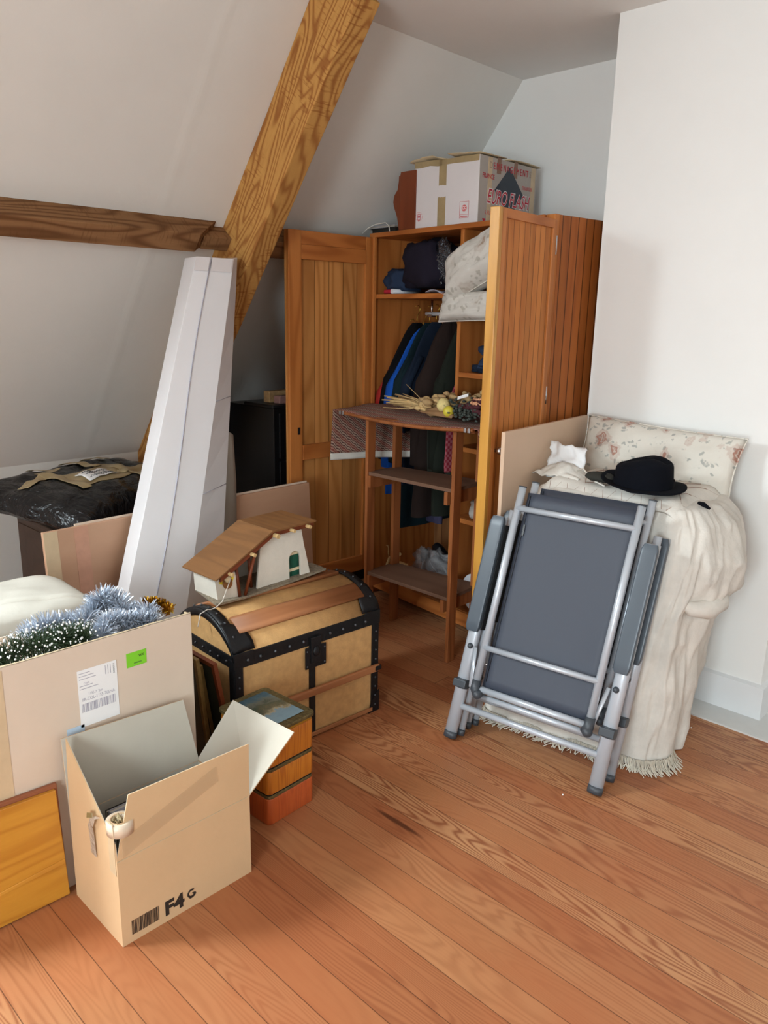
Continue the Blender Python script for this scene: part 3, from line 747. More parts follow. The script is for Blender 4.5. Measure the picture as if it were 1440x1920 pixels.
# two floral pillows spilling out of the top right compartment
pillow('floral_pillow', 'plump pale floral pillow bulging out of the top right compartment', WF @ frame((.775, .01, 1.735), radians(4), radians(68), radians(-24)), .43, .23, .17, M['floral2'], 'floral pillows in the wardrobe', seed=3)
pillow('floral_pillow', 'smaller pale floral pillow hanging beneath the plump one in the wardrobe', WF @ frame((.755, -.01, 1.548), radians(2), radians(75), radians(-2)), .40, .13, .11, M['floral2'], 'floral pillows in the wardrobe', seed=5)

# ---- on top of the wardrobe
def moving_box():
    o = Vector((-2.27, 2.905, 1.902)); F = frame(o, radians(1.3))
    W, D, H = .372, .45, .288
    t = thing('moving_box', 'white and grey removal box with red lettering on top of the wardrobe', 'cardboard box', F)
    MB(F).box(-W, 0, 0, D, 0, H).build('box_body', [M['whitebox']], t, bev=.003)
    # side with print
    MB(F).box(0.0, .0015, .001, D-.001, .002, H-.001).build('printed_side', M['greybox'], t)
    # flaps, slightly raised and torn
    mb = MB(F)
    mb.grid(lambda u, v: (-W-.02+(W*.52)*u, -.015+.2*v, H+.002+.016*sin(u*pi)*(1-v)+.006*nz((u*5, v, 0))), 10, 4)
    mb.build('flap', M['edge'], t, solid=.003)
    mb = MB(F)
    mb.grid(lambda u, v: (-W*.46+(W*.46+.012)*u, -.012+.2*v, H+.006+.012*(1-u)*(1-v)+.004*nz((u*5, v, 2))), 10, 4)
    mb.build('flap', M['edge'], t, solid=.003)
    mb = MB(F); mb.grid(lambda u, v: (-.06+.07*u, .2+(D-.18)*v, H+.004+.006*sin(v*3)), 5, 8); mb.build('flap', M['edge'], t, solid=.003)
    def tape(x0, x1, z0, z1, m='tape', jag=True):
        mb = MB(F); n = 8
        top = [(x0+(x1-x0)*i/n, z1+(.004*nz((i*1.7, x0*50, 0)))) for i in range(n+1)]
        bot = [(x0+(x1-x0)*i/n, z0+(.006*nz((i*1.7, x0*50, 4)))) for i in range(n+1)]
        for i in range(n):
            mb._f([mb._v((bot[i][0], -.0012, bot[i][1])), mb._v((bot[i+1][0], -.0012, bot[i+1][1])), mb._v((top[i+1][0], -.0012, top[i+1][1])), mb._v((top[i][0], -.0012, top[i][1]))])
        mb.build('tape_strip', M[m], t, solid=.0008)
    tape(-W, -.002, H-.024, H); tape(-.225, -.182, .178, H); tape(-.228, -.183, 0, .128)
    def side(y0, y1, z0, z1, m):
        mb = MB(F); mb.box(.0016, .0030, y0, y1, z0, z1); mb.build('tape_strip', M[m], t)
    side(.062, .092, .0, .285, 'tape_l'); side(D-.045, D-.012, .0, .285, 'tape_l')
    Ts = F @ basis((.0022, 0, 0), (0, 1, 0), (0, 0, 1))
    def tx(body, y, z, size, m, off=.0, sh=0, xs=1, d=.0, align='CENTER', ext=.0003):
        return text_obj('lettering', body, size, M[m], Ts @ Matrix.Translation((y, z, .0012+d)), t, ext, sh, off, xs, align)
    mb = MB(Ts); mb.prism([(.225, .262), (.345, .155), (.235, .045), (.115, .155)], .0005, .0012); mb.build('printed_diamond', M['navyp'], t)
    for i, ch in enumerate('DEMENAGEMENTS'):
        tx(ch, .080+i*.0262, .252, .040, 'fadep' if i in (0, 12) else 'red', xs=.75)
    tx('FRANCE', .065, .205, .030, 'red', xs=.82); tx('ETRANGER', .373, .188, .024, 'redp', xs=.7)
    for m_, o_, d_ in (('paper', .0030, .0), ('red', .0002, .0006)):
        tx('EURO FLASH', .225, .122, .086, m_, off=o_, sh=.3, xs=.68, d=d_)
    tx('6, RUE MARCEAU', .115, .054, .024, 'redp', xs=.72); tx('01 47 57 06 05', .135, .020, .022, 'redp', xs=.72)
    mb = MB(Ts); mb.box(.036, .050, .012, .022, .0008, .0014); mb.box(.032, .054, .022, .028, .0008, .0014); mb.build('printed_telephone', M['red'], t)
    side(.128, .158, .225, .292, 'tape_d'); side(.262, .288, .222, .292, 'tape_d')
    # small stamps on the white face
    Tf = F @ basis((-W, -.0008, 0), (1, 0, 0), (0, 0, 1))
    def ring(cx, cz, r, w_, n=28, gap=False, nm='printed_ring', m='redp'):
        mb = MB(Tf)
        for i in range(n):
            if gap and i % 2: continue
            a, b = 2*pi*i/n, 2*pi*(i+1)/n
            mb._f([mb._v((cx+rr*cos(q), cz+rr*sin(q), .0006)) for rr, q in ((r, a), (r+w_, a), (r+w_, b), (r, b))])
        mb.build(nm, M[m], t)
    ring(.033, .052, .019, .0022, gap=True); ring(.033, .057, .0065, .003, m='red'); ring(.033, .045, .0075, .003, m='red')
    mb = MB(Tf); x0, x1, z0, z1 = .272, .323, .030, .100
    for a in ((x0, x1, z0, z0+.0015), (x0, x1, z1-.0015, z1), (x0, x0+.0015, z0, z1), (x1-.0015, x1, z0, z1), (x0, x1, z0+.014, z0+.0155), (x0+.006, x1-.006, z0+.005, z0+.009)):
        mb.box(a[0], a[1], a[2], a[3], .0003, .0008)
    mb.build('printed_frame', M['redp'], t)
    mb = MB(Tf); mb.prism([(.2975+.014*cos(k*pi/10), .072+.014*sin(k*pi/10)) for k in range(20)], .0003, .0008); mb.build('printed_emblem', M['redp'], t)
    text_obj('lettering', 'CC', .017, M['paper'], Tf @ Matrix.Translation((.2975, .072, .0012)), t)
moving_box()
def top_things():
    F = frame((-2.775, 2.99, 1.902), radians(-3))
    t = thing('wall_rack', 'small reddish wooden rack with curved side left of the removal box', 'shelf', F)
    P = [(0, 0), (.0, .02), (-.012, .07), (-.035, .12), (-.042, .145), (-.035, .175), (-.012, .20), (-.005, .24), (-.004, .262), (.13, .262), (.13, 0)]
    T = basis((-.04, 0, 0), (1, 0, 0), (0, 0, 1))
    mb = MB(F); mb.prism([(x, z) for x, z in P], 0, .016, T); mb.build('curved_side', M['redwood'], t, bev=.002)
    MB(F).box(.045, .15, -.09, -.075, 0, .26).build('side', M['redwood'], t, bev=.002)
    MB(F).box(-.035, .09, -.016, .0, .26, .268).build('top_edge', M['redwood'], t, bev=.002)
    bs = [(-2.855, .030, M['bookblk'], 'thick black book lying at the bottom left on the wardrobe', .20, .15, 0), (-2.865, .012, M['greyp'], 'thin grey binder lying on the black book on the wardrobe', .19, .14, .030)]
    for i, (x, h, m_, lb, w_, d_, z) in enumerate(bs):
        F2 = frame((x-.075, 2.985, 1.902+z), radians(-8+5*i))
        b = thing('book', lb, 'book', F2, 'books on top of the wardrobe')
        MB(F2).box(-w_/2, w_/2, 0, d_, 0, h*.14).build('cover', m_, b); MB(F2).box(-w_/2, w_/2, 0, d_, h*.86, h).build('cover', m_, b)
        MB(F2).box(-w_/2+.004, w_/2-.004, .004, d_-.004, h*.14, h*.86).build('pages', M['bookpage'] if i else M['bookblk'], b)
    mb = MB(); mb.tube([(-3.03, 2.935, 1.905), (-3.0, 2.945, 1.930), (-2.96, 2.96, 1.948), (-2.89, 2.96, 1.952), (-2.86, 2.955, 1.935), (-2.85, 2.95, 1.906)], .0025, 8)
    tag(mb.build('string', M['cable']), 'thin white cord lying over the books on the wardrobe', 'cord')
top_things()

# ------------------------------------------------------------------ small open stand with its cloth
def small_stand():
    F = frame((-2.30, 2.61, 0))
    r = thing('open_stand', 'narrow brown wooden stand with two shelves before the open wardrobe', 'stand', F)
    legs = [(-2.034, 2.528), (-2.555, 2.528), (-2.545, 2.70), (-2.072, 2.742)]
    for x, y in legs:
        mb = MB(); mb.box(x-.017, x+.001, y, y+.048, 0, 1.045); mb.build('leg', M['stand'], r, bev=.001)
    for z in (.775, .285):
        P = [(-2.573, 2.535), (-2.052, 2.535), (-2.072, 2.79), (-2.563, 2.74)]
        mb = MB(); mb.prism(P, z, z+.016); mb.build('shelf', M['stand_sh'], r, bev=.001)
        for x0 in (-2.090, -2.573):
            mb = MB(); mb.box(x0+.018 if x0 < -2.3 else x0, x0+.036 if x0 < -2.3 else x0+.019, 2.53, 2.75, z-.058, z-.001); mb.build('shelf_support', M['stand'], r, bev=.001)
    MB().box(-2.70, -1.945, 2.535, 2.75, 1.040, 1.050).build('tray_board', M['stand'], r)
    # curved front rail with bright clips
    P = [(-2.73+.80*k/20, 2.508, 1.058-.020*sin(pi*k/20)) for k in range(21)]
    mb = MB(); mb.tube(P, .009, 8); mb.build('front_rail', M['stand'], r)
    for x in (-2.715, -2.695, -1.965, -1.945):
        mb = MB(); mb.box(x-.007, x+.007, 2.494, 2.501, 1.046, 1.066); mb.build('clip', M['steel'], r, bev=.002)
small_stand()
def rug_cloth():
    F = frame((-2.35, 2.62, 1.05))
    t = thing('patterned_cloth', 'red and brown patterned woven cloth draped over the small stand', 'cloth', F)
    def top(u, v):
        x = -2.76+.85*u; y = 2.505+(.35+.10*(1-u))*v
        z = 1.064+.010*nz((u*4, v*3, 0))+.008*sin(v*pi)-.022*sin(pi*u)*(1-v)**2
        return (x, y, z)
    MB().grid(top, 40, 16).build('cloth_top', M['rug'], t, solid=.004)
    def left(u, v):      # u along the edge, v down
        y = 2.50+.42*u; x = -2.765+.055*u*v+.012*sin(u*9)*v+.16*max(0, u-.15)*v
        z = 1.066-.215*v-.0*u
        return (x-.02*v*(1-u), y, z)
    MB().grid(left, 26, 16).build('cloth_fall', M['rug'], t, solid=.004)
    def left2(u, v):
        x, y, z = left(u, 1); x2, y2, z2 = left(u, .97); return (x, y, z-.032*v)
    MB().grid(left2, 26, 3).build('hem', M['rughem'], t, solid=.005)
    def right(u, v):
        y = 2.512+.30*u*(1-.25*v); x = -1.912+.022*v+.006*sin(u*12)*v
        return (x, y+.05*v*(1-u), 1.064-(.245+.02*u)*v)
    MB().grid(right, 18, 14).build('cloth_fall', M['rug'], t, solid=.004)
    MB().grid(lambda u, v: (right(u, 1)[0], right(u, 1)[1], right(u, 1)[2]-.03*v), 18, 2).build('hem', M['rughem'], t, solid=.005)
rug_cloth()
def bouquet():
    F = frame((-2.25, 2.66, 1.078), radians(-4))
    t = thing('dried_bouquet', 'wrapped bouquet of dried flowers lying on the patterned cloth', 'bouquet', F)
    R = random.Random(3)
    mb = MB(F)
    for i in range(46):
        y = R.uniform(-.06, .05); z = .012+R.uniform(0, .045); L = R.uniform(.1, .2)
        mb.tube([(-.08, y*.25, .03), (-.16, y*.55, z), (-.16-L*.75, y*1.1, z+R.uniform(-.01, .012))], R.uniform(.002, .004), 6)
    mb.tube([(-.1, .02, .04), (-.18, .03, .08), (-.24, .03, .115)], .0015, 5)
    mb.build('stems', M['straw'], t)
    mb = MB(F); mb.tube([(-.095+.002*k, .035*cos(k*1.1), .032+.028*sin(k*1.1)) for k in range(18)], .0035, 6); mb.build('twine', M['cable'], t)
    def clump(name, c, ext, n, r0, r1, mat, seed, el=1.0):
        R = random.Random(seed); mb = MB(F)
        for i in range(n):
            p = (c[0]+R.gauss(0, ext[0]), c[1]+R.gauss(0, ext[1]), max(.008, c[2]+R.gauss(0, ext[2])))
            mb.ball(p, R.uniform(r0, r1), (R.uniform(1, 1+el), 1, R.uniform(.6, 1)), 7, 5, .5, 3)
        mb.build(name, M[mat], t)
    clump('grass_heads', (-.03, .0, .045), (.035, .03, .014), 60, .008, .018, 'straw', 4, 1.2)
    clump('seed_heads', (.055, .02, .055), (.04, .03, .02), 40, .012, .021, 'husk', 5, .8)
    clump('berries', (.165, .01, .045), (.045, .035, .016), 190, .004, .008, 'berry', 6, .4)
    clump('berries', (.235, -.06, .03), (.035, .02, .010), 120, .004, .008, 'berry', 7, .4)
    clump('red_petals', (.27, .03, .05), (.05, .04, .025), 70, .012, .022, 'maroon', 8, .6)
    clump('pink_heads', (.15, .07, .085), (.05, .02, .010), 22, .010, .016, 'husk', 11, .6)
    mb = MB(F); mb.ball((.085, -.055, .055), .030, nu=18, nv=12, amp=.1, fr=8); mb.build('pompom_flower', M['pom'], t)
    mb = MB(F); mb.ball((.145, -.085, .035), .024, nu=16, nv=10); mb.build('yellow_fruit', M['lemon'], t)
    for k, (x, y, z, a) in enumerate(((.20, .01, .085, .1), (.23, -.035, .075, .35))):
        mb = MB(F); R2 = random.Random(k)
        for i in range(16):
            q = i*.006; mb.ball((x+q*cos(a), y+q*sin(a)+R2.uniform(-.003, .003), z+R2.uniform(-.003, .003)), .0075, nu=6, nv=4)
        mb.build('grain_ear', M['apricot'], t)
    mb = MB(F); T = basis((.165, -.055, .085), (.8, .35, .3), (-.1, .7, .7)); T = F @ T
    mb = MB(T); mb.box(0, .05, 0, .018, 0, .0008); mb.build('price_tag', M['paper'], t)
    mb = MB(F); mb.grid(lambda u, v: (-.07+.25*u, -.045-.05*u+.01*cos(v*3), .012+.028*sin(u*2.6)*(1-v)+.004*sin(v*9+u*4)), 16, 6); mb.build('wrapping_paper', M['wrap'], t, solid=.0015)
bouquet()

# ------------------------------------------------------------------ folding garden chairs
def garden_chair(F, label):
    """folded: local x across, y up along the frame, z towards the room"""
    t = thing('folding_chair', label, 'chair', F, 'folded garden chairs leaning together')
    W = .556; sh = .026
    def P(s, y, z): return (s+sh*y/.83, y, z)
    for i, s in enumerate((.0, W)):
        m = MB(F); m.tube([P(s, .018, 0), P(s, .83, 0)], .0245, 16, flat=.66); m.build('front_leg', M['silver'], t)
        m = MB(F); m.tube([P(s, .0, 0), P(s, .024, 0)], .026, 16, flat=.70); m.build('foot_cap', M['darkpl'], t)
        s2 = s+(.022 if i == 0 else -.002)
        m = MB(F); m.tube([P(s2, .03, -.034), P(s2, .86, -.034)], .014, 12, flat=.8); m.build('rear_leg', M['silver'], t)
        m = MB(F); m.tube([P(s2, .012, -.034), P(s2, .034, -.034)], .0155, 12, flat=.85); m.build('foot_cap', M['darkpl'], t)
        # arm rest
        m = MB(F); a0 = s-.027; a1 = s+.027
        prof = []
        m.grid(lambda u, v: (lambda k: P(s+(.0275*math.copysign(abs(cos(u*2*pi))**.25, cos(u*2*pi)))*(1-.22*max(0, (abs(v-.5)*2)**40)), .400+.428*v, .022+(.011*math.copysign(abs(sin(u*2*pi))**.3, sin(u*2*pi)))*(1-.4*max(0, (abs(v-.5)*2)**40))))(0), 32, 24, True, True)
        for v in (0, 1):
            m._f([m._v(P(s+.0275*.78*math.copysign(abs(cos(k*pi/16))**.35, cos(k*pi/16)), .400+.428*v, .022+.007*math.copysign(abs(sin(k*pi/16))**.5, sin(k*pi/16)))) for k in range(32)])
        m.build('armrest', M['arm'], t, dbl=True)
        sd = 1 if i == 0 else -1
        m = MB(F); T = F @ Matrix.Translation(P(s+sd*.034, .43, .004)); 
        m = MB(F); x = s+sd*.030
        m.hexa([P(x-.002, .41, -.012), P(x+.002, .41, -.012), P(x+.002, .41, .016), P(x-.002, .41, .016), P(x-.002, .80, -.012), P(x+.002, .80, -.012), P(x+.002, .80, .016), P(x-.002, .80, .016)])
        m.build('armrest_rail', M['black'], t)
        # clamp and pivot
        m = MB(F); m.tube([P(s, .186, 0), P(s, .222, 0)], .0255, 14, flat=.85); m.box(P(s, 0, 0)[0]-.026+.006, P(s, 0, 0)[0]+.032, .19, .218, -.012, .027); m.build('clamp', M['darkpl'], t, bev=.003)
        m = MB(F); m.ball(P(s-sd*.0+sd*.004, .345, .016), .011, nu=12, nv=8); m.build('pivot_cap', M['darkpl'], t)
        m = MB(F); m.tube([P(s+sd*.028, .345, .018), P(s+sd*.050, .205, .03)], .008, 8, flat=.3); m.build('link_bar', M['silver'], t)
    for s0, s1, i in ((.079, .102, 0), (.506, .532, 1)):
        m = MB(F); m.tube([(s0, .232, .036), (s1, .945, .036)], .0135, 14); m.build('back_tube', M['silver'], t)
        m = MB(F); m.tube([(s1, .944, .036), (s1, .948, .036)], .0142, 14); m.build('tube_plug', M['darkpl'], t)
        m = MB(F); m.tube([(s0+.001, .238, .036), (s0, .205, .036), (s0+(.012 if i == 0 else -.012), .185, .034)], [.0165, .0175, .0165], 12); m.ball((s0+(.014 if i == 0 else -.0), .19, .040), .018, nu=12, nv=8); m.build('elbow_joint', M['darkpl'], t)
        m = MB(F); m.tube([(s0+.008+(.018 if i == 0 else -.018), .30+.0, .03), (s0+.008, .30, .03)], .003, 6); m.build('screw', M['steel'], t)
    def bar(x0, x1, y, z, r, nm='crossbar', flat=1):
        m = MB(F); m.tube([(x0, y, z), (x1, y, z)], r, 12, flat=flat); m.build(nm, M['silver'], t)
    bar(.099, .529, .868, .040, .0105); bar(.083, .510, .358, .040, .0105)
    bar(.085, .50, .208, .026, .012, 'sling_bar'); bar(.075, .50, .180, .010, .011, 'seat_bar'); bar(.012, .545, .122, .0, .0115, 'leg_bar')
    m = MB(F)
    m.grid(lambda u, v: (.096+.024*v+.404*u, .215+.715*v, .018-.010*sin(pi*u)*sin(pi*v)), 12, 20); m.build('sling', M['sling'], t, solid=.002)
    m = MB(F); m.tube([(.107+.024*k/8, .24+.68*k/8, .0205) for k in range(9)], .0012, 6); m.build('seam', M['black'], t)
    m = MB(F); m.box(.128, .134, .775, .815, .020, .0225); m.build('label_tag', M['black'], t)
    return t
FL = Vector((-1.6105, 2.0355, .008)); u_ = Vector((.9924, .1226, 0)).normalized()
th = radians(18); v_ = (Vector((-u_.y, u_.x, 0))*sin(th)+Vector((0, 0, cos(th))))
CF = basis(FL, u_, v_)
garden_chair(CF, 'front of two folded garden chairs, grey sling, leaning on the covered pile')
back = Vector((-u_.y, u_.x, 0))
garden_chair(Matrix.Translation(back*.098+u_*.002+Vector((0, 0, .0))) @ CF, 'rear of two folded garden chairs, mostly hidden behind the front one')

# ------------------------------------------------------------------ covered pile by the chimney
def pile():
    F = frame((-1.33, 2.66, 0))
    t = thing('covered_pile', 'bulky pile under a cream linen throw with fringe beside the chimney wall', 'throw', F)
    ZT = .905
    # outline of the throw at several heights: corner list (x, y)
    levels = [(0.0, [(-1.62, 2.27), (-1.36, 2.30), (-1.08, 2.34), (-.985, 2.42), (-1.0, 2.60), (-1.07, 2.80), (-1.14, 2.93), (-1.58, 2.95), (-1.625, 2.75), (-1.635, 2.45)]),
              (.22, [(-1.61, 2.29), (-1.36, 2.32), (-1.08, 2.37), (-.975, 2.44), (-.975, 2.60), (-1.03, 2.78), (-1.12, 2.93), (-1.58, 2.95), (-1.625, 2.75), (-1.635, 2.45)]),
              (.42, [(-1.61, 2.33), (-1.36, 2.35), (-1.08, 2.39), (-.985, 2.45), (-.975, 2.60), (-1.02, 2.78), (-1.10, 2.93), (-1.58, 2.95), (-1.62, 2.75), (-1.63, 2.47)]),
              (.555, [(-1.60, 2.36), (-1.36, 2.38), (-1.07, 2.41), (-.975, 2.46), (-.94, 2.60), (-.965, 2.78), (-1.07, 2.93), (-1.58, 2.95), (-1.62, 2.75), (-1.63, 2.49)]),
              (.62, [(-1.60, 2.38), (-1.36, 2.40), (-1.06, 2.42), (-.96, 2.47), (-.91, 2.60), (-.935, 2.76), (-1.05, 2.93), (-1.58, 2.95), (-1.62, 2.75), (-1.63, 2.49)]),
              (.72, [(-1.60, 2.42), (-1.36, 2.43), (-1.06, 2.44), (-.95, 2.48), (-.905, 2.60), (-.93, 2.76), (-1.03, 2.92), (-1.58, 2.95), (-1.62, 2.76), (-1.63, 2.50)]),
              (.84, [(-1.59, 2.465), (-1.36, 2.47), (-1.08, 2.475), (-.99, 2.51), (-.945, 2.62), (-.96, 2.76), (-1.05, 2.91), (-1.56, 2.94), (-1.60, 2.77), (-1.62, 2.54)]),
              (.89, [(-1.55, 2.49), (-1.36, 2.495), (-1.10, 2.50), (-1.03, 2.54), (-1.0, 2.64), (-1.01, 2.76), (-1.08, 2.88), (-1.54, 2.91), (-1.58, 2.78), (-1.60, 2.57)]),
              (ZT, [(-1.47, 2.57), (-1.36, 2.57), (-1.18, 2.58), (-1.14, 2.61), (-1.12, 2.67), (-1.14, 2.74), (-1.2, 2.80), (-1.45, 2.82), (-1.50, 2.76), (-1.51, 2.64)])]
    def outline(k, u):
        P = levels[k][1]; n = len(P); s = u*n; i = int(s) % n; f = s-int(s)
        p0, p1, p2, p3 = [Vector(P[(i+j-1) % n]) for j in range(4)]
        return .5*((2*p1)+(-p0+p2)*f+(2*p0-5*p1+4*p2-p3)*f*f+(-p0+3*p1-3*p2+p3)*f**3)
    def pt(u, v):
        s = v*(len(levels)-1); k = min(int(s), len(levels)-2); f = s-k
        a, b = outline(k, u), outline(k+1, u); p = a.lerp(b, f); z = levels[k][0]+(levels[k+1][0]-levels[k][0])*f
        c = Vector((-1.33, 2.66)); d = (p-c); dn = d.normalized()
        fall = 1-min(1, z/.8)
        ang = u*2*pi
        wr = .004*sin(ang*13+3.2*sin(z*4)+3*nz((cos(ang)*2,sin(ang)*2,z)))*(.2+fall)+.022*nz((cos(ang)*3.2, sin(ang)*3.2, z*2.6), 1.3)+.007*nz((cos(ang)*9, sin(ang)*9, z*7), 1.5, 3)
        rg = 1-abs(nz((cos(ang)*3.4+z*1.5, sin(ang)*3.4, z*4.5), 1, 9))*2.4
        wr += .010*max(0, rg)**3+.004*nz((cos(ang)*9+z*5, sin(ang)*9, z*12), 1, 5)
        if v > .8: wr *= max(0.15, (1-v)*5)
        # heavy folded bulge at the right hand side
        bul = math.exp(-((u-.42)/.07)**2)*(math.exp(-((z-.70)/.13)**2))*.03-math.exp(-((u-.40)/.07)**2)*math.exp(-((z-.555)/.018)**2)*.030
        q = p+dn*(wr+bul)
        q.y = min(q.y, 2.985)
        return (q.x, q.y, max(.004, z+(.012*nz((u*9, 0, 3)) if v > .5 else 0)*(1 if v < .97 else 0)))
    mb = MB(); mb.grid(pt, 170, 84, True, True)
    top = [mb._v(pt(k/170, 1)) for k in range(170)]; mb._f(top, True)
    mb.build('linen_throw', M['linen'], t)
    # roll of cloth folded under the bulge on the right
    mb = MB(); mb.tube([(-1.00, 2.46, .595), (-.965, 2.475, .575), (-.935, 2.53, .568), (-.922, 2.60, .578), (-.935, 2.68, .60)], [.010, .026, .036, .034, .012], 18)
    mb.build('folded_roll', M['linen'], t)
    # fringe
    R = random.Random(5)
    def fringe(u0, u1, n, z0=.03):
        mb = MB()
        for i in range(n):
            u = u0+(u1-u0)*(i+R.random())/n; p = Vector(pt(u, .0)); c = Vector((-1.33, 2.66, 0)); d = (p-c); d.z = 0; d.normalize()
            a = p+d*.006; a.z = z0+R.uniform(0, .006); L = R.uniform(.010, .028)
            b = a+d*L*.5+Vector((R.uniform(-.01, .01), 0, 0)); b.z = .010; e = b+d*L+Vector((R.uniform(-.02, .02), R.uniform(-.01, .01), 0)); e.z = .003
            mb.tube([a, b, e], .0016, 5)
        mb.build('fringe', M['fringe'], t)
    fringe(-.03, .36, 420)
    # quilted top with stitched diamonds
    mb = MB()
    def topz(x, y): return ZT+.012+.008*nz((x*6, y*6, 0))
    def q(u, v):
        x = -1.60+.56*u; y = 2.485+.36*v; e = max(0, .12-v)*.3+max(0, abs(u-.5)-.42)*.5
        return (x, y, topz(x, y)-e)
    mb.grid(q, 30, 20); mb.build('quilt', M['linen'], t, solid=.012)
    for k in range(9):
        for sgn in (1, -1):
            P = []
            for i in range(13):
                u = (k-1)*.13+sgn*i*.028+(0 if sgn > 0 else .1); v = i/12*.95
                if 0 <= u <= 1: p = q(u, v); P.append((p[0], p[1], p[2]+.007))
            if len(P) > 2:
                mb = MB(); mb.tube(P, .0011, 5); mb.build('stitching', M['tape_d'], t)
pile()
# big rose printed pillow leaning on the chimney
pillow('rose_pillow', 'large folded pillow with faded rose print leaning on the chimney wall', frame((-1.345, 2.90, .975), radians(-2), radians(74), radians(2)), .66, .27, .115, M['floral'], seed=9, wr=.016)
def hats():
    F = frame((-1.215, 2.56, .935), radians(8), radians(3))
    t = thing('felt_hat', 'black felt hat with turned brim resting on the covered pile', 'hat', F)
    def br(u, v):
        a = u*2*pi; r = .055+.065*v
        up = .030*v*v*max(0, -cos(a))+.006*v*max(0, cos(a))-.004*v
        return (1.22*r*cos(a), r*sin(a)*1.02, .008+up+.004*sin(3*a)*v)
    mb = MB(F); mb.grid(br, 48, 8, True, True); mb.build('brim', M['felt'], t, solid=.004)
    def cr(u, v):
        a = u*2*pi; q = v
        r = .090*(1-.08*q)*(1 if q < .62 else math.sqrt(max(0, 1-((q-.62)/.38)**2)))
        dent = .020*math.exp(-((r*sin(a))/.022)**2)*(1 if q > .8 else 0)
        return (1.14*r*cos(a), r*sin(a)*.96, .006+.105*q+.012*cos(a)*q-dent*q)
    mb = MB(F); mb.grid(cr, 48, 22, True, True); mb.build('crown', M['felt'], t)
    mb = MB(F); mb.grid(lambda u, v: (cr(u, .04)[0]*1.015, cr(u, .04)[1]*1.015, .010+.024*v), 48, 2, True, True); mb.build('hat_band', M['felt'], t)
    F = frame((-1.375, 2.545, .932), radians(-12))
    mb = MB(F)
    mb.grid(lambda u, v: ((.060*(.25+.75*sin(pi*min(1, v*.5+.5))) if 0 else .062*cos(u*2*pi)*sin(pi*v)), .040*sin(u*2*pi)*sin(pi*v), .016+.018*cos(pi*v)+.006*nz((u*4, v*4, 0))), 24, 12, True, True)
    tag(mb.build('knit_beret', M['grey_glove']), 'dark grey knitted cap tucked under the left brim of the felt hat', 'cap')
    mb = MB(); mb.tube([(-1.03, 2.60, .905), (-1.01, 2.59, .905), (-.985, 2.585, .895)], [.006, .009, .004], 8)
    tag(mb.build('black_strap', M['felt']), 'short black strap end right of the felt hat on the throw', 'strap')
    mb = MB()
    def cl(u, v):
        x = -1.66+.16*u+.02*v; y = 2.66+.03*nz((u*4, v*4, 0))-.06*v; z = 1.035-.13*v-.016*u+.010*nz((u*6, v*5, 2))
        return (x, y, z)
    mb.grid(cl, 16, 12); tag(mb.build('white_cloth', M['cloth'], solid=.004), 'small white cloth propped up left of the rose pillow', 'cloth')
    mb = MB()
    mb.grid(lambda u, v: (-1.66+.20*u, 2.54+.12*v, .922+.045*sin(pi*u)*sin(pi*v)+.012*nz((u*7, v*7, 0))), 24, 16); tag(mb.build('crumpled_linen', M['linen'], solid=.003), 'crumpled cream cloth below the small white cloth', 'cloth')
    mb = MB(); mb.tube([(-1.50, 2.60, .945), (-1.46, 2.57, .965), (-1.42, 2.54, .950), (-1.38, 2.52, .935), (-1.33, 2.50, .928)], .003, 6)
    tag(mb.build('string', M['cable']), 'white cord trailing across the pile to the felt hat', 'cord')
hats()
# beige board standing beside the wardrobe
mb = MB(); a = Vector((-1.652, 2.335)); b = Vector((-1.706, 3.008))
d = (b-a).normalized(); n = Vector((-d.y, d.x))*.016
mb.hexa([(a.x, a.y, 0), (b.x, b.y, 0), (b.x+n.x, b.y+n.y, 0), (a.x+n.x, a.y+n.y, 0), (a.x, a.y, 1.098), (b.x, b.y, 1.105), (b.x+n.x, b.y+n.y, 1.105), (a.x+n.x, a.y+n.y, 1.098)])
tag(mb.build('beige_board', M['beige'], bev=.002), 'tall beige board standing between wardrobe side and covered pile', 'board')

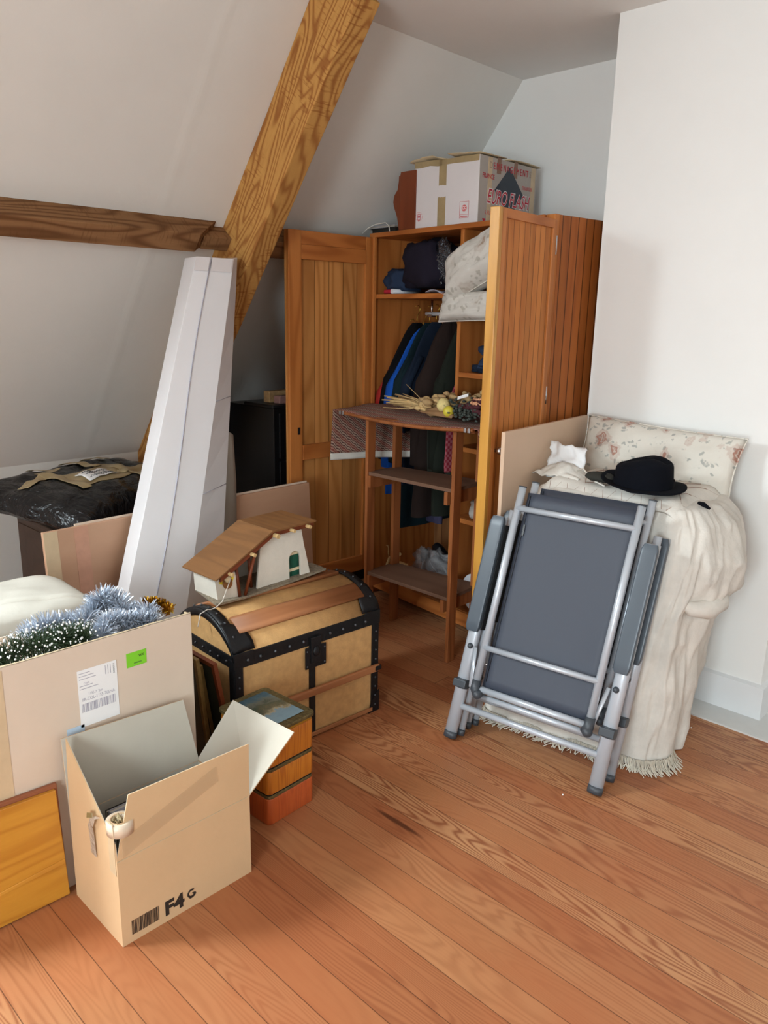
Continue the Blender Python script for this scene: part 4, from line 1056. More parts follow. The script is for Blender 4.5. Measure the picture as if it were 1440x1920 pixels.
# ------------------------------------------------------------------ camelback trunk
def trunk():
    F = frame((-1.953, 1.997, 0), math.atan2(-.627, -.032))   # x runs along the front to the left, y = into the room
    # y points away: flip so that y goes to the back
    W, D, H = .64, .37, .395
    F = frame((-1.985, 1.362, 0), math.atan2(.635, .032))    # x along the front (left to right), y to the back
    t = thing('travel_trunk', 'dome-topped travel trunk in tan hessian with black iron edges', 'trunk', F)
    MB(F).box(.004, W-.004, .004, D-.004, .012, H-.01).build('trunk_body', M['hessian'], t)
    def lid(y): return H+.02+.105*(max(0, sin(pi*min(1, max(0, (y+.0)/D)))))**.62
    pr = [(y/14*D, lid(y/14*D)) for y in range(15)]
    mb = MB(F); poly = [(0.0, H-.01)]+pr+[(D, H-.01)]
    T = basis((.002, 0, 0), (0, 1, 0), (0, 0, 1))
    mb.prism([(y*.985+.002, z-.003) for y, z in poly], 0, W-.004, T, True); mb.build('lid', M['hessian'], t)
    # iron edge straps: long front band under the lid, posts, bottom
    def ib(x0, x1, y0, y1, z0, z1, nm='iron_strap'): MB(F).box(x0, x1, y0, y1, z0, z1).build(nm, M['iron'], t, bev=.002)
    ib(0, W, -.002, .006, H-.032, H+.018); ib(-.002, .006, 0, D, H-.032, H+.012); ib(W-.006, W+.002, 0, D, H-.032, H+.012)
    for x in (0, W-.032): ib(x, x+.032, -.003, .006, .0, H)
    for x in (-.003, W-.006): ib(x, x+.009, 0, .03, 0, H); ib(x, x+.009, D-.03, D, 0, H)
    ib(W/2-.012, W/2+.014, -.003, .006, .0, H)
    # curved end bands over the lid
    for x0 in (0, W-.035):
        mb = MB(F)
        mb.grid(lambda u, v: (x0+.035*v, u*D, lid(u*D)+.0015), 28, 1); mb.build('lid_end_band', M['iron'], t, solid=.004)
        xe = -.0025 if x0 == 0 else W+.0025
        mb = MB(F); mb.grid(lambda u, v: (xe, u*D, lid(u*D)+.0015-.026*v), 28, 1); mb.build('lid_end_band', M['iron'], t, solid=.004)
    # rounded iron corner shoes on the lid front
    for s, x0 in ((1, -.004), (-1, W+.004)):
        mb = MB(F)
        def cs(u, v):
            a = u*pi/2; R = .085
            return (x0+s*R*v*cos(a), R*1.0*v*sin(a)*.95+.0, lid(max(0, R*v*sin(a)*.95))+.0045)
        mb.grid(cs, 12, 6); mb.build('corner_shoe', M['iron'], t, solid=.004)
        mb = MB(F); mb.box(min(x0, x0+s*.078), max(x0, x0+s*.078), -.005, -.001, H-.03, H+.024); mb.build('corner_shoe', M['iron'], t, bev=.003)
        mb = MB(F); mb.box(min(x0, x0+s*.05), max(x0, x0+s*.05), D-.06, D+.002, H-.02, H+.045); mb.build('corner_shoe', M['iron'], t, bev=.008)
        mb = MB(F); T2 = basis((x0, -.0055, .0), (s, 0, 0), (0, 0, 1))
        mb.prism([(0, 0), (.055, 0), (.045, .035), (.03, .06), (.0, .09)], -.001, .001, T2); mb.build('corner_shoe', M['iron'], t)
    # wooden slats
    def slat(y0, y1, nm='wood_slat'):
        mb = MB(F); mb.grid(lambda u, v: (.045+(W-.09)*u, y0+(y1-y0)*v, lid(y0+(y1-y0)*v)+.004), 2, 6); mb.build(nm, M['slatx'], t, solid=.012)
    slat(.035, .095); slat(.185, .235); slat(.30, .345)
    MB(F).box(.03, W-.004, -.018, -.004, .172, .200).build('wood_slat', M['slatx'], t, bev=.004)
    MB(F).box(W-.03, W+.004, -.021, .01, .175, .197).build('slat_cap', M['iron'], t, bev=.006)
    MB(F).box(.03, W-.03, -.008, -.003, .006, .022).build('wood_slat', M['slatx'], t, bev=.002)
    # lock
    MB(F).box(W/2-.034, W/2+.060, -.007, -.003, H-.118, H-.036).build('lock_plate', M['iron'], t, bev=.002)
    mb = MB(F); mb.box(W/2-.012, W/2+.034, -.012, -.006, H-.10, H+.0); mb.ball((W/2+.011, -.012, H-.055), .016, (1, .5, 1.2)); mb.build('hasp', M['iron'], t, bev=.003)
    riv = []
    for x in (.05, .1, .16, .22, .28, .40, .46, .52, .57): riv.append(((x, -.004, H-.008), .0058))
    for z in range(9):
        for x in (.016, W-.016): riv.append(((x, -.0045, .03+z*.038), .004))
    for y in range(7):
        riv.append(((-.005, .04+y*.05, H-.01), .0045))
        for x in (.018, W-.018): riv.append(((x, .03+y*.05, lid(.03+y*.05)+.006), .0045))
    for x in (W/2-.026, W/2+.052):
        for z in (H-.107, H-.05): riv.append(((x, -.007, z), .0035))
    me = None
    for c, r_ in riv:
        if me is None:
            mb = MB(F); mb.ball((0, 0, 0), .0045, nu=8, nv=6); o = mb.build('rivet', M['rivet'], t); me = o.data
        else:
            o = bpy.data.objects.new('rivet', me); COL.objects.link(o); o.parent = t
        o.location = c; o.scale = (r_/.0045,)*3
    return F, lid
M['slatx'] = wood('trunk_wood_slat_long', 'b57a50', '85502e', 'x', 11, 12, 1.4, .5, .5, knots=False)
TF, tlid = trunk()

def nativity():
    # standing on the trunk lid; x along its front to the right, y to the back
    F = TF @ frame((.055, .168, .528), radians(3.5), 0, radians(-1.2))
    t = thing('model_stable', 'small handmade nativity stable with brown roof and green door on the trunk', 'model house', F)
    mb = MB(F); mb.prism([(-.015, .0), (.10, -.012), (.30, -.004), (.50, .012), (.505, .10), (.48, .185), (.02, .185)], 0, .008); mb.build('base_board', M['grit'], t, bev=.001)
    th_ = .006
    # left end wall (faces left, -x side) and its short front return
    W2 = lambda P, y0, y1, nm, m, T=None: None
    Tf = F @ basis((0, .022, .008), (1, 0, 0), (0, 0, 1))        # front plane, x right, y up (z = towards viewer)
    mb = MB(F); mb.hexa([(.012, .03, .008), (.082, .008, .008), (.084, .013, .008), (.014, .035, .008), (.0, .03, .105), (.072, .005, .102), (.074, .010, .102), (.002, .035, .105)]); mb.build('end_wall', M['plaster'], t)
    mb = MB(F); mb.hexa([(.012, .03, .008), (.018, .03, .008), (.018, .17, .008), (.012, .17, .008), (.004, .03, .103), (.010, .03, .103), (.010, .165, .103), (.004, .165, .103)]); mb.build('side_wall', M['plaster'], t)
    mb = MB(F); mb.prism([(.02, .0), (.43, .0), (.40, .205), (.215, .205), (.02, .112)], -.176, -.168, basis((0, 0, .008), (1, 0, 0), (0, 0, 1))); mb.build('back_wall', M['plaster'], t)
    # facade with arched opening
    out = [(.175, 0), (.325, 0)]
    arch = [(.325+.0, .0), (.325, .072)]+[(.3525-.0275*cos(k*pi/8), .072+.030*sin(k*pi/8)) for k in range(9)]+[(.380, .0)]
    poly = [(.175, 0)]+arch+[(.425, 0), (.412, .06), (.398, .12), (.385, .200), (.21, .198), (.195, .15)]
    mb = MB(Tf); mb.prism(poly, -.008, .0); mb.build('facade_wall', M['plaster'], t)
    mb = MB(Tf); mb.box(.330, .385, .0, .085, -.022, -.016); mb.build('green_door', M['doorgreen'], t)
    for z0 in (.020, .083):
        mb = MB(Tf); mb.box(.330, .384, z0, z0+.011, -.016, -.013); mb.build('door_strip', M['cream'], t)
    mb = MB(Tf); 
    for k in range(12): mb.box(.331+k*.0045, .3335+k*.0045, .0, .083, -.0165, -.0145)
    mb.build('door_ribs', M['doorgreen'], t)
    # roof: sloping left half and flat right half
    mb = MB(F); mb.hexa([(-.025, -.022, .098), (.225, -.022, .218), (.225, .185, .218), (-.025, .185, .098), (-.025, -.022, .104), (.222, -.022, .225), (.222, .185, .225), (-.025, .185, .104)]); mb.build('roof_panel', M['roofw'], t, bev=.001)
    mb = MB(F); mb.box(.222, .425, -.022, .185, .217, .224); mb.build('roof_panel', M['roofw'], t, bev=.001)
    mb = MB(F); mb.hexa([(-.0, -.012, .086), (.225, -.012, .196), (.225, .0, .196), (-.0, .0, .086), (-.0, -.012, .108), (.225, -.012, .217), (.225, .0, .217), (-.0, .0, .108)]); mb.box(.225, .42, -.012, .0, .200, .217); mb.build('roof_beam', M['redwood'], t)
    for x, z in ((.035, .108), (.13, .157), (.235, .203), (.31, .207), (.385, .207)):
        mb = MB(F); mb.tube([(x, -.035, z), (x, .15, z)], .0085 if x == .235 else .0065, 10); mb.build('log_end', M['straw'], t)
    for a, b in (((.085, .004, .008), (.075, .004, .125)), ((.105, .0, .008), (.160, .0, .165)), ((.17, .05, .008), (.16, .05, .17))):
        mb = MB(F); mb.tube([a, b], .006, 8); mb.build('post', M['redwood'], t)
    # yellow and scorched paint with a small clay face knob on the end wall
    Te = F @ basis((.0, .0285, .008), (.070, -.023, 0), (0, 0, 1))
    mb = MB(Te); mb.prism([(.042+.026*cos(k*pi/10)*(1+.2*sin(k*2.3)), .072+.022*sin(k*pi/10)*(1+.2*cos(k*3))) for k in range(20)], .0002, .0008); mb.build('paint_spot', M['yellowp'], t)
    mb = MB(Te); mb.prism([(.046+.018*cos(k*pi/10), .060+.024*sin(k*pi/10)) for k in range(20)], .0006, .0012); mb.build('scorch_mark', M['scorch'], t)
    mb = MB(Te); mb.ball((.046, .074, .004), .012, (1, 1.1, .5), 12, 8, .4, 5); mb.build('rosette', M['cream'], t)
    mb = MB(F); mb.tube([(.05, .005, .080), (.035, .0, .06), (.02, .0, .03), (.01, .0, .012), (-.02, -.005, .0), (-.04, .0, -.005), (-.05, .0, .0), (-.08, .0, -.008), (-.1, -.012, -.045)], .002, 6)
    mb.build('hanging_cord', M['cable'], t)
nativity()

# ------------------------------------------------------------------ left side: cartons, tins, boards
def tray(F, W, D, H, c, nm, mat, t):
    mb = MB(F); o = [(0, 0), (W, 0), (W, D), (0, D)]; i = [(c, c), (W-c, c), (W-c, D-c), (c, D-c)]
    ob = [mb._v((*p, 0)) for p in o]; ot = [mb._v((*p, H)) for p in o]; it = [mb._v((*p, H)) for p in i]; ib = [mb._v((*p, c)) for p in i]
    mb._f(ob[::-1]); mb._f(ib)
    for k in range(4):
        q = (k+1) % 4; mb._f([ob[k], ob[q], ot[q], ot[k]]); mb._f([ot[k], ot[q], it[q], it[k]]); mb._f([it[k], it[q], ib[q], ib[k]])
    return mb.build(nm, mat, t)
def f4_box():
    x0, x1, y0, y1, H = -1.79, -1.542, .712, 1.094, .238
    F = frame((x0, y0, 0)); W = x1-x0; D = y1-y0; c = .004
    t = thing('cardboard_box', 'open tan cardboard box marked F4 in the left foreground', 'cardboard box', F)
    tray(F, W, D, H, c, 'box_body', M['card'], t)
    e = .0006; mb = MB(F)
    mb.box(W-c-e, W-c, c, D-c, c, H-.001); mb.box(c, c+e, c, D-c, c, H-.001); mb.box(c, W-c, c, c+e, c, H-.001); mb.box(c, W-c, D-c-e, D-c, c, H-.001); mb.box(c, W-c, c, D-c, c, c+e)
    mb.build('box_lining', M['card_in'], t, dbl=False)
    def flap(q, nm, th=.0035):
        q = [Vector(p) for p in q]; n = (q[1]-q[0]).cross(q[3]-q[0]).normalized()
        mb = MB(F); mb.plate(q, th*.7); mb.build(nm, M['card'], t)
        mb = MB(F); mb.plate([p+n*th*.7 for p in q], th*.3); mb.build('flap_lining', M['card_in'], t)
    def flapr(q, nm): flap([q[1], q[0], q[3], q[2]], nm)
    # near flap facing the room, standing up and torn at the corner
    flapr([(W, .0, H), (W, D, H), (W+.0, D+.002, H+.155), (W-.004, .042, H+.160)], 'flap')
    flapr([(0, 0, H), (W, 0, H), (W-.005, 0.0, H+.045), (.005, .004, H+.222)], 'flap')
    flapr([(0, D, H), (0, 0, H), (-.016, -.0, H+.215), (-.012, D-.035, H+.20)], 'flap')
    flapr([(W, D, H), (0, D, H), (.02, D+.115, H+.155), (W+.01, D+.15, H+.135)], 'flap')
    Fx = F @ basis((W+.0006, 0, 0), (0, 1, 0), (0, 0, 1))
    text_obj('lettering', 'F4', .055, M['blackp'], Fx @ Matrix.Translation((.143, .036, 0)), t, .0003, 0, .0022, 1.05)
    mb = MB(Fx); R = random.Random(2); x = .026
    while x < .098:
        w_ = R.choice((.001, .0016, .0026)); mb.box(x, x+w_, .020, .060, 0, .0004); x += w_+R.choice((.0009, .0014, .002))
    mb.build('printed_barcode', M['blackp'], t)
    mb = MB(Fx); cx, cz = .193, .042
    for i in range(26):
        a, b = radians(50+i*11.2), radians(50+(i+1)*11.2); r0, r1 = .0072, .0128+.002*(i > 16)
        mb._f([mb._v((cx+r*cos(q), cz+r*sin(q), .0003)) for r, q in ((r0, a), (r1, a), (r1, b), (r0, b))])
    mb.prism([(cx+.001, cz+.001), (cx+.012, cz-.001), (cx+.010, cz-.011)], 0, .0004)
    mb.build('printed_recycling_mark', M['blackp'], t)
    # horizontal fold line and shiny tape across the near flap
    mb = MB(Fx); mb.box(0, D, H-.001, H+.0012, -.0003, .0006); mb.build('crease', M['edge'], t)
    mb = MB(Fx); mb.prism([(.015, H+.005), (.015, H+.052), (.28, H+.135), (.285, H+.09)], .0008, .0014); mb.build('tape_strip', M['clear'], t)
    mb = MB(F); mb.box(W-.035, W-.005, -.0012, -.0006, H-.04, H+.10)
    mb.build('tape_strip', M['tape_l'], t)
    # tape hanging on the left face and small shiny sticker
    P = [(-1.61, .706, .330), (-1.635, .703, .315), (-1.652, .704, .285), (-1.655, .707, .25), (-1.655, .7085, .20)]
    mb = MB(); 
    for i in range(len(P)-1):
        a, b = Vector(P[i]), Vector(P[i+1]); w_ = Vector((.013, 0, .004 if i < 2 else 0))
        mb._f([mb._v(a-w_), mb._v(a+w_), mb._v(b+w_), mb._v(b-w_)])
    o = mb.build('hanging_tape', M['clear2'], t, solid=.0008)
    mb = MB(); a = Vector((-1.645, .700, .318)); mb._f([mb._v(a+Vector(d)) for d in ((-.016, 0, -.012), (.016, 0, .004), (.018, 0, .018), (-.012, 0, .004))]); mb.build('holographic_sticker', M['holo'], t, solid=.0006)
    # tape roll stuck over the corner
    R_ = frame((-1.566, .738, .292))
    tr = thing('tape_roll', 'roll of clear packing tape stuck on the torn corner of the F4 box', 'tape', R_)
    mb = MB(R_)
    prof = [(.020, .008), (.032, .008), (.032, .040), (.020, .040)]
    mb.grid(lambda u, v: (lambda p: (p[0]*cos(u*2*pi), p[0]*sin(u*2*pi), p[1]))(prof[int(round(v*4)) % 4]), 36, 4, True, True); mb.build('tape_winding', M['roll'], tr)
    mb = MB(R_); mb.grid(lambda u, v: (.0212*cos(u*2*pi), .0212*sin(u*2*pi), .006+.036*v), 30, 2, True, True); mb.build('cardboard_core', M['card'], tr, solid=.002)
    mb = MB(R_); mb.grid(lambda u, v: (-.010+.028*u, -.014+.02*v+.008*nz((u*5, v*5, 0)), .036+.014*abs(nz((u*6, v*6, 4)))*2), 10, 8); mb.build('crumpled_tape', M['tape'], tr, solid=.001)
    # books standing inside
    for i, (xx, th_, z, m_) in enumerate(((.075, .012, .258, 'bookblk'), (.092, .014, .266, 'greyp'), (.113, .010, .255, 'whitecard'), (.130, .016, .250, 'navyp'))):
        B = F @ frame((xx, .06, .006))
        b = thing('book', ('dark', 'grey', 'white', 'slate blue')[i]+' spined book standing inside the open F4 box', 'book', B, 'books inside the open box')
        MB(B).box(0, .0015, 0, .26, 0, z).build('cover', M[m_], b); MB(B).box(th_-.0015, th_, 0, .26, 0, z).build('cover', M[m_], b)
        MB(B).box(.0015, th_-.0015, .002, .257, .003, z-.003).build('pages', M['bookpage'], b)
t = NT('crinkled_clear_tape'); t.color(lin('cbb9a8')); t.b.inputs['Roughness'].default_value = .12; t.b.inputs['Alpha'].default_value = .65
t.bump(t.noise(t.coord(), 60, 3, .6), .8, .01); M['clear2'] = t.m
M['holo'] = plain('shiny_holographic_foil', 'b9dcd8', .12, .9, var=.15, nscale=70)
f4_box()

def big_carton():
    x1, y1, H = -1.83, 1.115, .675; x0, y0 = -2.20, .43
    F = frame((x0, y0, 0)); W = x1-x0; D = y1-y0; c = .006
    t = thing('large_carton', 'large beige carton with shipping label and lime sticker full of decorations', 'cardboard box', F)
    tray(F, W-.002, D, H-.075, c, 'box_body', M['carton'], t)
    MB(F).box(W-.006, W, 0, D, .002, H-.001).build('front_panel', M['carton'], t, bev=.0015)
    mb = MB(F); mb.hexa([(W-.02, D-.004, H-.08), (W-.004, D-.004, H-.08), (W-.004, D, H-.08), (W-.02, D, H-.08), (W-.030, D-.004, H-.004), (W-.004, D-.004, H-.002), (W-.004, D, H-.002), (W-.030, D, H-.004)]); mb.build('torn_flap', M['edge'], t)
    MB(F).box(c+.001, W-c-.001, c+.001, D-c-.001, .54, .546).build('packing_sheet', M['carton'], t)
    mb = MB(F); mb.grid(lambda u, v: (W-c+c*v, D*u, H+.0015+.0025*nz((u*14, v, 0))), 60, 1); mb.build('torn_edge', M['edge'], t)
    Fx = F @ basis((W+.0006, 0, 0), (0, 1, 0), (0, 0, 1))
    def bx(a, b, z0, z1, m, nm, e=.0006, o=0):
        mb = MB(Fx); mb.box(a-y0, b-y0, z0, z1, o, o+e); mb.build(nm, m, t)
    bx(.777, .884, .448, .606, M['paper'], 'shipping_label')
    bx(.913, .971, .571, .612, M['green'], 'lime_sticker')
    bx(.739, .786, .437, .456, M['bluesoft'], 'blue_sticker')
    bx(.50, .598, .005, .668, M['tape_l'], 'tape_strip', .0004)
    def T(b, y, z, s, m, xs=.8, rot=0): text_obj('lettering', b, s, m, Fx @ Matrix.Translation((y-y0, z, .0009)) @ Matrix.Rotation(rot, 4, 'Z'), t, .0001, 0, 0, xs)
    T('WX', .956, .598, .011, M['blackp']); T('EXPEDITION', .945, .580, .005, M['navyp'])
    T('FR-COL-1155-76SNA', .830, .523, .0125, M['greyp']); T('1155-7  2en', .822, .536, .010, M['greyp']); T('COLIS', .80, .568, .007, M['greyp'])
    T('C COLISSIMO', .8755, .585, .006, M['navyp'], rot=-pi/2)
    mb = MB(Fx); R = random.Random(8)
    for k, (z, L) in enumerate(((.596, .03), (.588, .04), (.580, .045), (.561, .035), (.553, .05))): mb.box(.781-y0, .781+L-y0, z, z+.0016, .0006, .0009)
    for k in range(3): mb.box(.852+.007*k-y0, .8535+.007*k-y0, .575, .60, .0006, .0009)
    mb.build('printed_lines', M['greyp'], t)
    mb = MB(Fx); x = .783-y0
    while x < .876-y0:
        w_ = R.choice((.0012, .002, .0034)); mb.box(x, x+w_, .488, .512, .0006, .0009); x += w_+R.choice((.0008, .0016, .0024))
    mb.build('printed_barcode', M['greyp'], t)
big_carton()
def strips(name, label, cat, path, rad, n, mat, w_=.0016, L=None, seed=1, grp=None, core=None, tips=None):
    R = random.Random(seed); F = frame(path[0]); t = thing(name, label, cat, F, grp)
    P = [Vector(p) for p in path]; mb = MB(); tp = MB()
    for i in range(n):
        s = R.random()*(len(P)-1); k = int(s); f = s-k
        p = P[k].lerp(P[k+1], f); d = Vector((R.gauss(0, 1), R.gauss(0, 1), R.gauss(0, 1))).normalized()
        ax = (P[k+1]-P[k]).normalized(); d = (d-ax*d.dot(ax)*.7).normalized()
        L_ = rad*R.uniform(.75, 1.05); q = p+d*L_; m_ = p+d*L_*.5+Vector((R.gauss(0, 1), R.gauss(0, 1), R.gauss(0, 1)))*rad*.05
        sd = d.cross(Vector((R.gauss(0, 1), R.gauss(0, 1), R.gauss(0, 1)))).normalized()*w_
        a, b, c_, e = mb._v(p-sd), mb._v(p+sd), mb._v(m_+sd), mb._v(m_-sd); g, h = mb._v(q+sd*.6), mb._v(q-sd*.6)
        mb._f([a, b, c_, e]); mb._f([e, c_, g, h])
        if tips and R.random() < tips:
            z_ = R.uniform(.0014, .0034)
            tp.ball(p+d*L_*.96, z_, (1, 1, 1), 5, 4)
    mb.build('strands', mat, t, dbl=False)
    if tips: tp.build('snow_tips', M['snow'], t, dbl=False)
    mb = MB(); mb.tube([tuple(p) for p in P], rad*.12, 6); mb.build('wire_core', core or mat, t)
strips('snowy_garland', 'green artificial fir garland with white snowy tips at the left of the large carton', 'garland',
       [(-1.93, .50, .64), (-1.92, .60, .655), (-1.90, .69, .675), (-1.90, .78, .675), (-1.885, .84, .66)], .052, 2600, M['pine'], .0008, seed=2, tips=.3)
strips('silver_tinsel', 'long shaggy silver tinsel looped at the back of the large carton', 'tinsel',
       [(-2.05, .74, .635), (-2.06, .79, .655), (-2.04, .84, .650), (-2.0, .88, .655), (-2.03, .935, .675), (-2.04, .955, .705), (-2.02, .985, .685), (-1.97, 1.0, .66)], .048, 2600, M['tinsel'], .0017, seed=3, grp='silver tinsel in the large carton')
strips('silver_tinsel', 'bluish silver tinsel heaped at the front rim of the large carton', 'tinsel',
       [(-1.90, .82, .62), (-1.895, .88, .65), (-1.93, .91, .67), (-1.92, .96, .665), (-1.90, 1.0, .655), (-1.89, 1.03, .65), (-1.94, 1.04, .675), (-2.0, .98, .62), (-2.03, .88, .61), (-2.02, .76, .61)], .042, 3600, M['tinsel'], .0017, seed=4, grp='silver tinsel in the large carton')
strips('gold_tinsel', 'small patch of gold tinsel at the right end of the large carton', 'tinsel',
       [(-1.99, 1.06, .675), (-1.95, 1.08, .68), (-1.90, 1.09, .672)], .022, 500, M['gold'], .003, seed=5)

def tins():
    F = frame((-1.664, 1.25, 0), math.atan2(.190, -.010))      # x along the right hand face
    W, D = .188, .232
    def rr(x0, x1, y0, y1, r, n=5):
        P = []
        for cx, cy, a0 in ((x1-r, y1-r, 0), (x0+r, y1-r, 90), (x0+r, y0+r, 180), (x1-r, y0+r, 270)):
            for k in range(n+1):
                a = radians(a0+90*k/n); P.append((cx+r*cos(a), cy+r*sin(a)))
        return P
    zs = [(0, .096), (.102, .186), (.192, .298)]
    for i, (z0, z1) in enumerate(zs):
        G = F @ frame((0, 0, z0))
        t = thing('biscuit_tin', ('bottom reddish tin of three stacked wood-grain tins', 'middle tin of three stacked wood-grain tins', 'top wood-grain tin with a lake picture on its lid')[i], 'tin', G, 'stacked wood-grain tins')
        h = z1-z0; mb = MB(G); mb.prism(rr(0, W, 0, D, .016), .0, h-.010, None, True); mb.build('tin_body', M['tin_r'] if i == 0 else M['tin'], t, bev=.002)
        mb = MB(G); mb.prism(rr(.002, W-.002, .002, D-.002, .015), h-.012, h, None, True); mb.build('rim', M['gilt'] if i < 2 else M['tinyel'], t, bev=.001)
        if i < 2:
            mb = MB(G); mb.prism(rr(.004, W-.004, .004, D-.004, .014), h, h+.0058, None, True); mb.build('lid_groove', M['bookblk'], t)
        else:
            mb = MB(G); mb.prism(rr(-.004, W+.004, -.004, D+.004, .018), h, h+.013, None, True); mb.build('lid', M['gilt'], t, bev=.002)
            mb = MB(G); mb.grid(lambda u, v: (.022+(W-.044)*u, .022+(D-.044)*v, h+.0142+.002*sin(pi*u)*sin(pi*v)), 10, 10); mb.build('lid_picture', M['lakep'], t)
M['tin_r'] = wood('red_wood_grain_printed_tin', 'cc6430', 'a04020', 'z', 14, 30, 2.2, .3, .5, knots=False, spec=.5)
M['tinyel'] = plain('ochre_tin_rim', 'b8892a', .35, .2, var=.1)
def lake_mat():
    t = NT('lake_picture'); tc = t.coord((1, 1, 1)); sx = t.n.new('ShaderNodeSeparateXYZ'); t.link(tc, sx.inputs[0])
    n = t.noise(tc, 22, 5, .7, .3); fine = t.noise(tc, 90, 3, .7)
    # y: 0 near front (lake) .. D far (sky)
    d = t.math('ADD', t.math('MULTIPLY', sx.outputs[1], 4.3), t.math('MULTIPLY', t.math('SUBTRACT', n, .5), .55))
    d = t.math('ADD', d, t.math('MULTIPLY', t.math('SUBTRACT', fine, .5), .18))
    c = t.ramp(d, [(.16, lin('86a9bc')), (.34, lin('7d9fb2')), (.37, lin('b3ab8c')), (.47, lin('6a6a54')), (.56, lin('4b5a4c')), (.68, lin('7c8076')), (.80, lin('5c7680')), (.95, lin('46606e'))])
    t.color(c); t.b.inputs['Roughness'].default_value = .18; return t.m
M['lakep'] = lake_mat()
tins()
def frames():
    for i, (x, y, lean, W, H, lb) in enumerate(((-1.99, 1.205, .115, .30, .44, 'thin gold framed picture nearest the carton'), (-2.02, 1.245, .095, .28, .40, 'brown framed picture leaning in the middle of three'), (-1.97, 1.282, .085, .30, .42, 'dark glazed picture frame leaning against the trunk side'))):
        F = Matrix.Translation((x, y, .004)) @ Matrix.Rotation(lean*-1+.0 if 0 else .0, 4, 'X')
        F = Matrix.Translation((x, y+.07, .005)) @ Matrix.Rotation(radians(6+2*i), 4, 'X') @ Matrix.Rotation(pi, 4, 'Z')
        t = thing('picture_frame', lb, 'picture frame', F, 'pictures leaning between carton and trunk')
        mb = MB(F); b = .016
        for a in ((0, b, 0, H), (W-b, W, 0, H), (b, W-b, 0, b), (b, W-b, H-b, H)): mb.box(a[0], a[1], -.007, .007, a[2], a[3])
        mb.build('frame_moulding', M['giltf'] if i < 2 else M['redwood'], t, bev=.002)
        MB(F).box(b, W-b, -.003, .003, b, H-b).build('picture_glass', M['glass'], t)
frames()
def drawer():
    F = Matrix.Translation((-1.802, .70, .004)) @ Matrix.Rotation(radians(-1.5), 4, 'Z')
    t = thing('varnished_board', 'honey varnished wooden board stood on edge against the large carton', 'board', F)
    L, H = .34, .315
    mb = MB(F); mb.hexa([(0, 0, 0), (0, -L, 0), (-.012, -L, 0), (-.012, 0, 0), (0, -.012, H), (0, -L, H+.012), (-.012, -L, H+.012), (-.012, -.012, H)]); mb.build('panel_face', M['honey_y'], t, bev=.002)
    mb = MB(F); mb.hexa([(-.013, .003, 0), (-.013, -L, 0), (-.024, -L, 0), (-.024, .003, 0), (-.013, -.004, H+.010), (-.013, -L, H+.022), (-.024, -L, H+.022), (-.024, -.004, H+.010)]); mb.build('panel_backing', M['honey_end'], t, bev=.002)
    mb = MB(F); P = [(0.0008, -.006, .105), (0.0008, -.10, .094), (.0008, -.33, .085)]
    mb.hexa([(0, -.006, .100), (0, -.33, .084), (.004, -.33, .084), (.004, -.006, .100), (0, -.006, .112), (0, -.33, .088), (.001, -.33, .088), (.002, -.006, .112)]); mb.build('raised_lip', M['honey_y'], t, bev=.001)
drawer()
def folded_pad():
    F = frame((-2.41, .74, 0))
    def shp(u, v):
        a = u*2*pi; k = .24
        cx, cy = -2.415, .74; rx, ry = .195, .315
        x = cx+rx*math.copysign(abs(cos(a))**k, cos(a)); y = cy+ry*math.copysign(abs(sin(a))**k, sin(a))
        z = .55*v
        b = 1-.10*(2*v-1)**8
        fold = -.02*math.exp(-((v-.5)/.02)**2)
        return (cx+(x-cx)*(b+fold)+.005*nz((x*6, y*6, z*6)), cy+(y-cy)*(b+fold)+.006*nz((x*5, y*5, z*5), 1, 2), z+.005)
    t = thing('folded_mattress', 'folded cream cotton mattress pad standing behind the decorations carton', 'mattress', F)
    mb = MB(); mb.grid(shp, 80, 40, True, True); mb.build('mattress_side', M['futon'], t)
    def top(u, v):
        # polar-like rounded sheet
        a, b = u*2-1, v*2-1
        x = -2.415+.186*a; y = .755+.300*b
        e = (1-abs(a)**5)*(1-abs(b)**5)
        z = .560+.088*max(0, e)**.28+.006*nz((x*7, y*7, 0))+.004*nz((x*20, y*14, 0)) - .012*math.exp(-((a-b*.5-.3)/.05)**2)
        return (x, y, z)
    mb = MB(); mb.grid(top, 40, 44); mb.build('mattress_top', M['futon'], t)
    P = [(-2.415+.19*math.copysign(abs(cos(k*pi/40))**.24, cos(k*pi/40)), .74+.307*math.copysign(abs(sin(k*pi/40))**.24, sin(k*pi/40)), .553+.002*sin(k*2)) for k in range(81)]
    mb = MB(); mb.tube(P, .006, 8, cap=False); mb.build('piped_edge', M['futon'], t)
folded_pad()
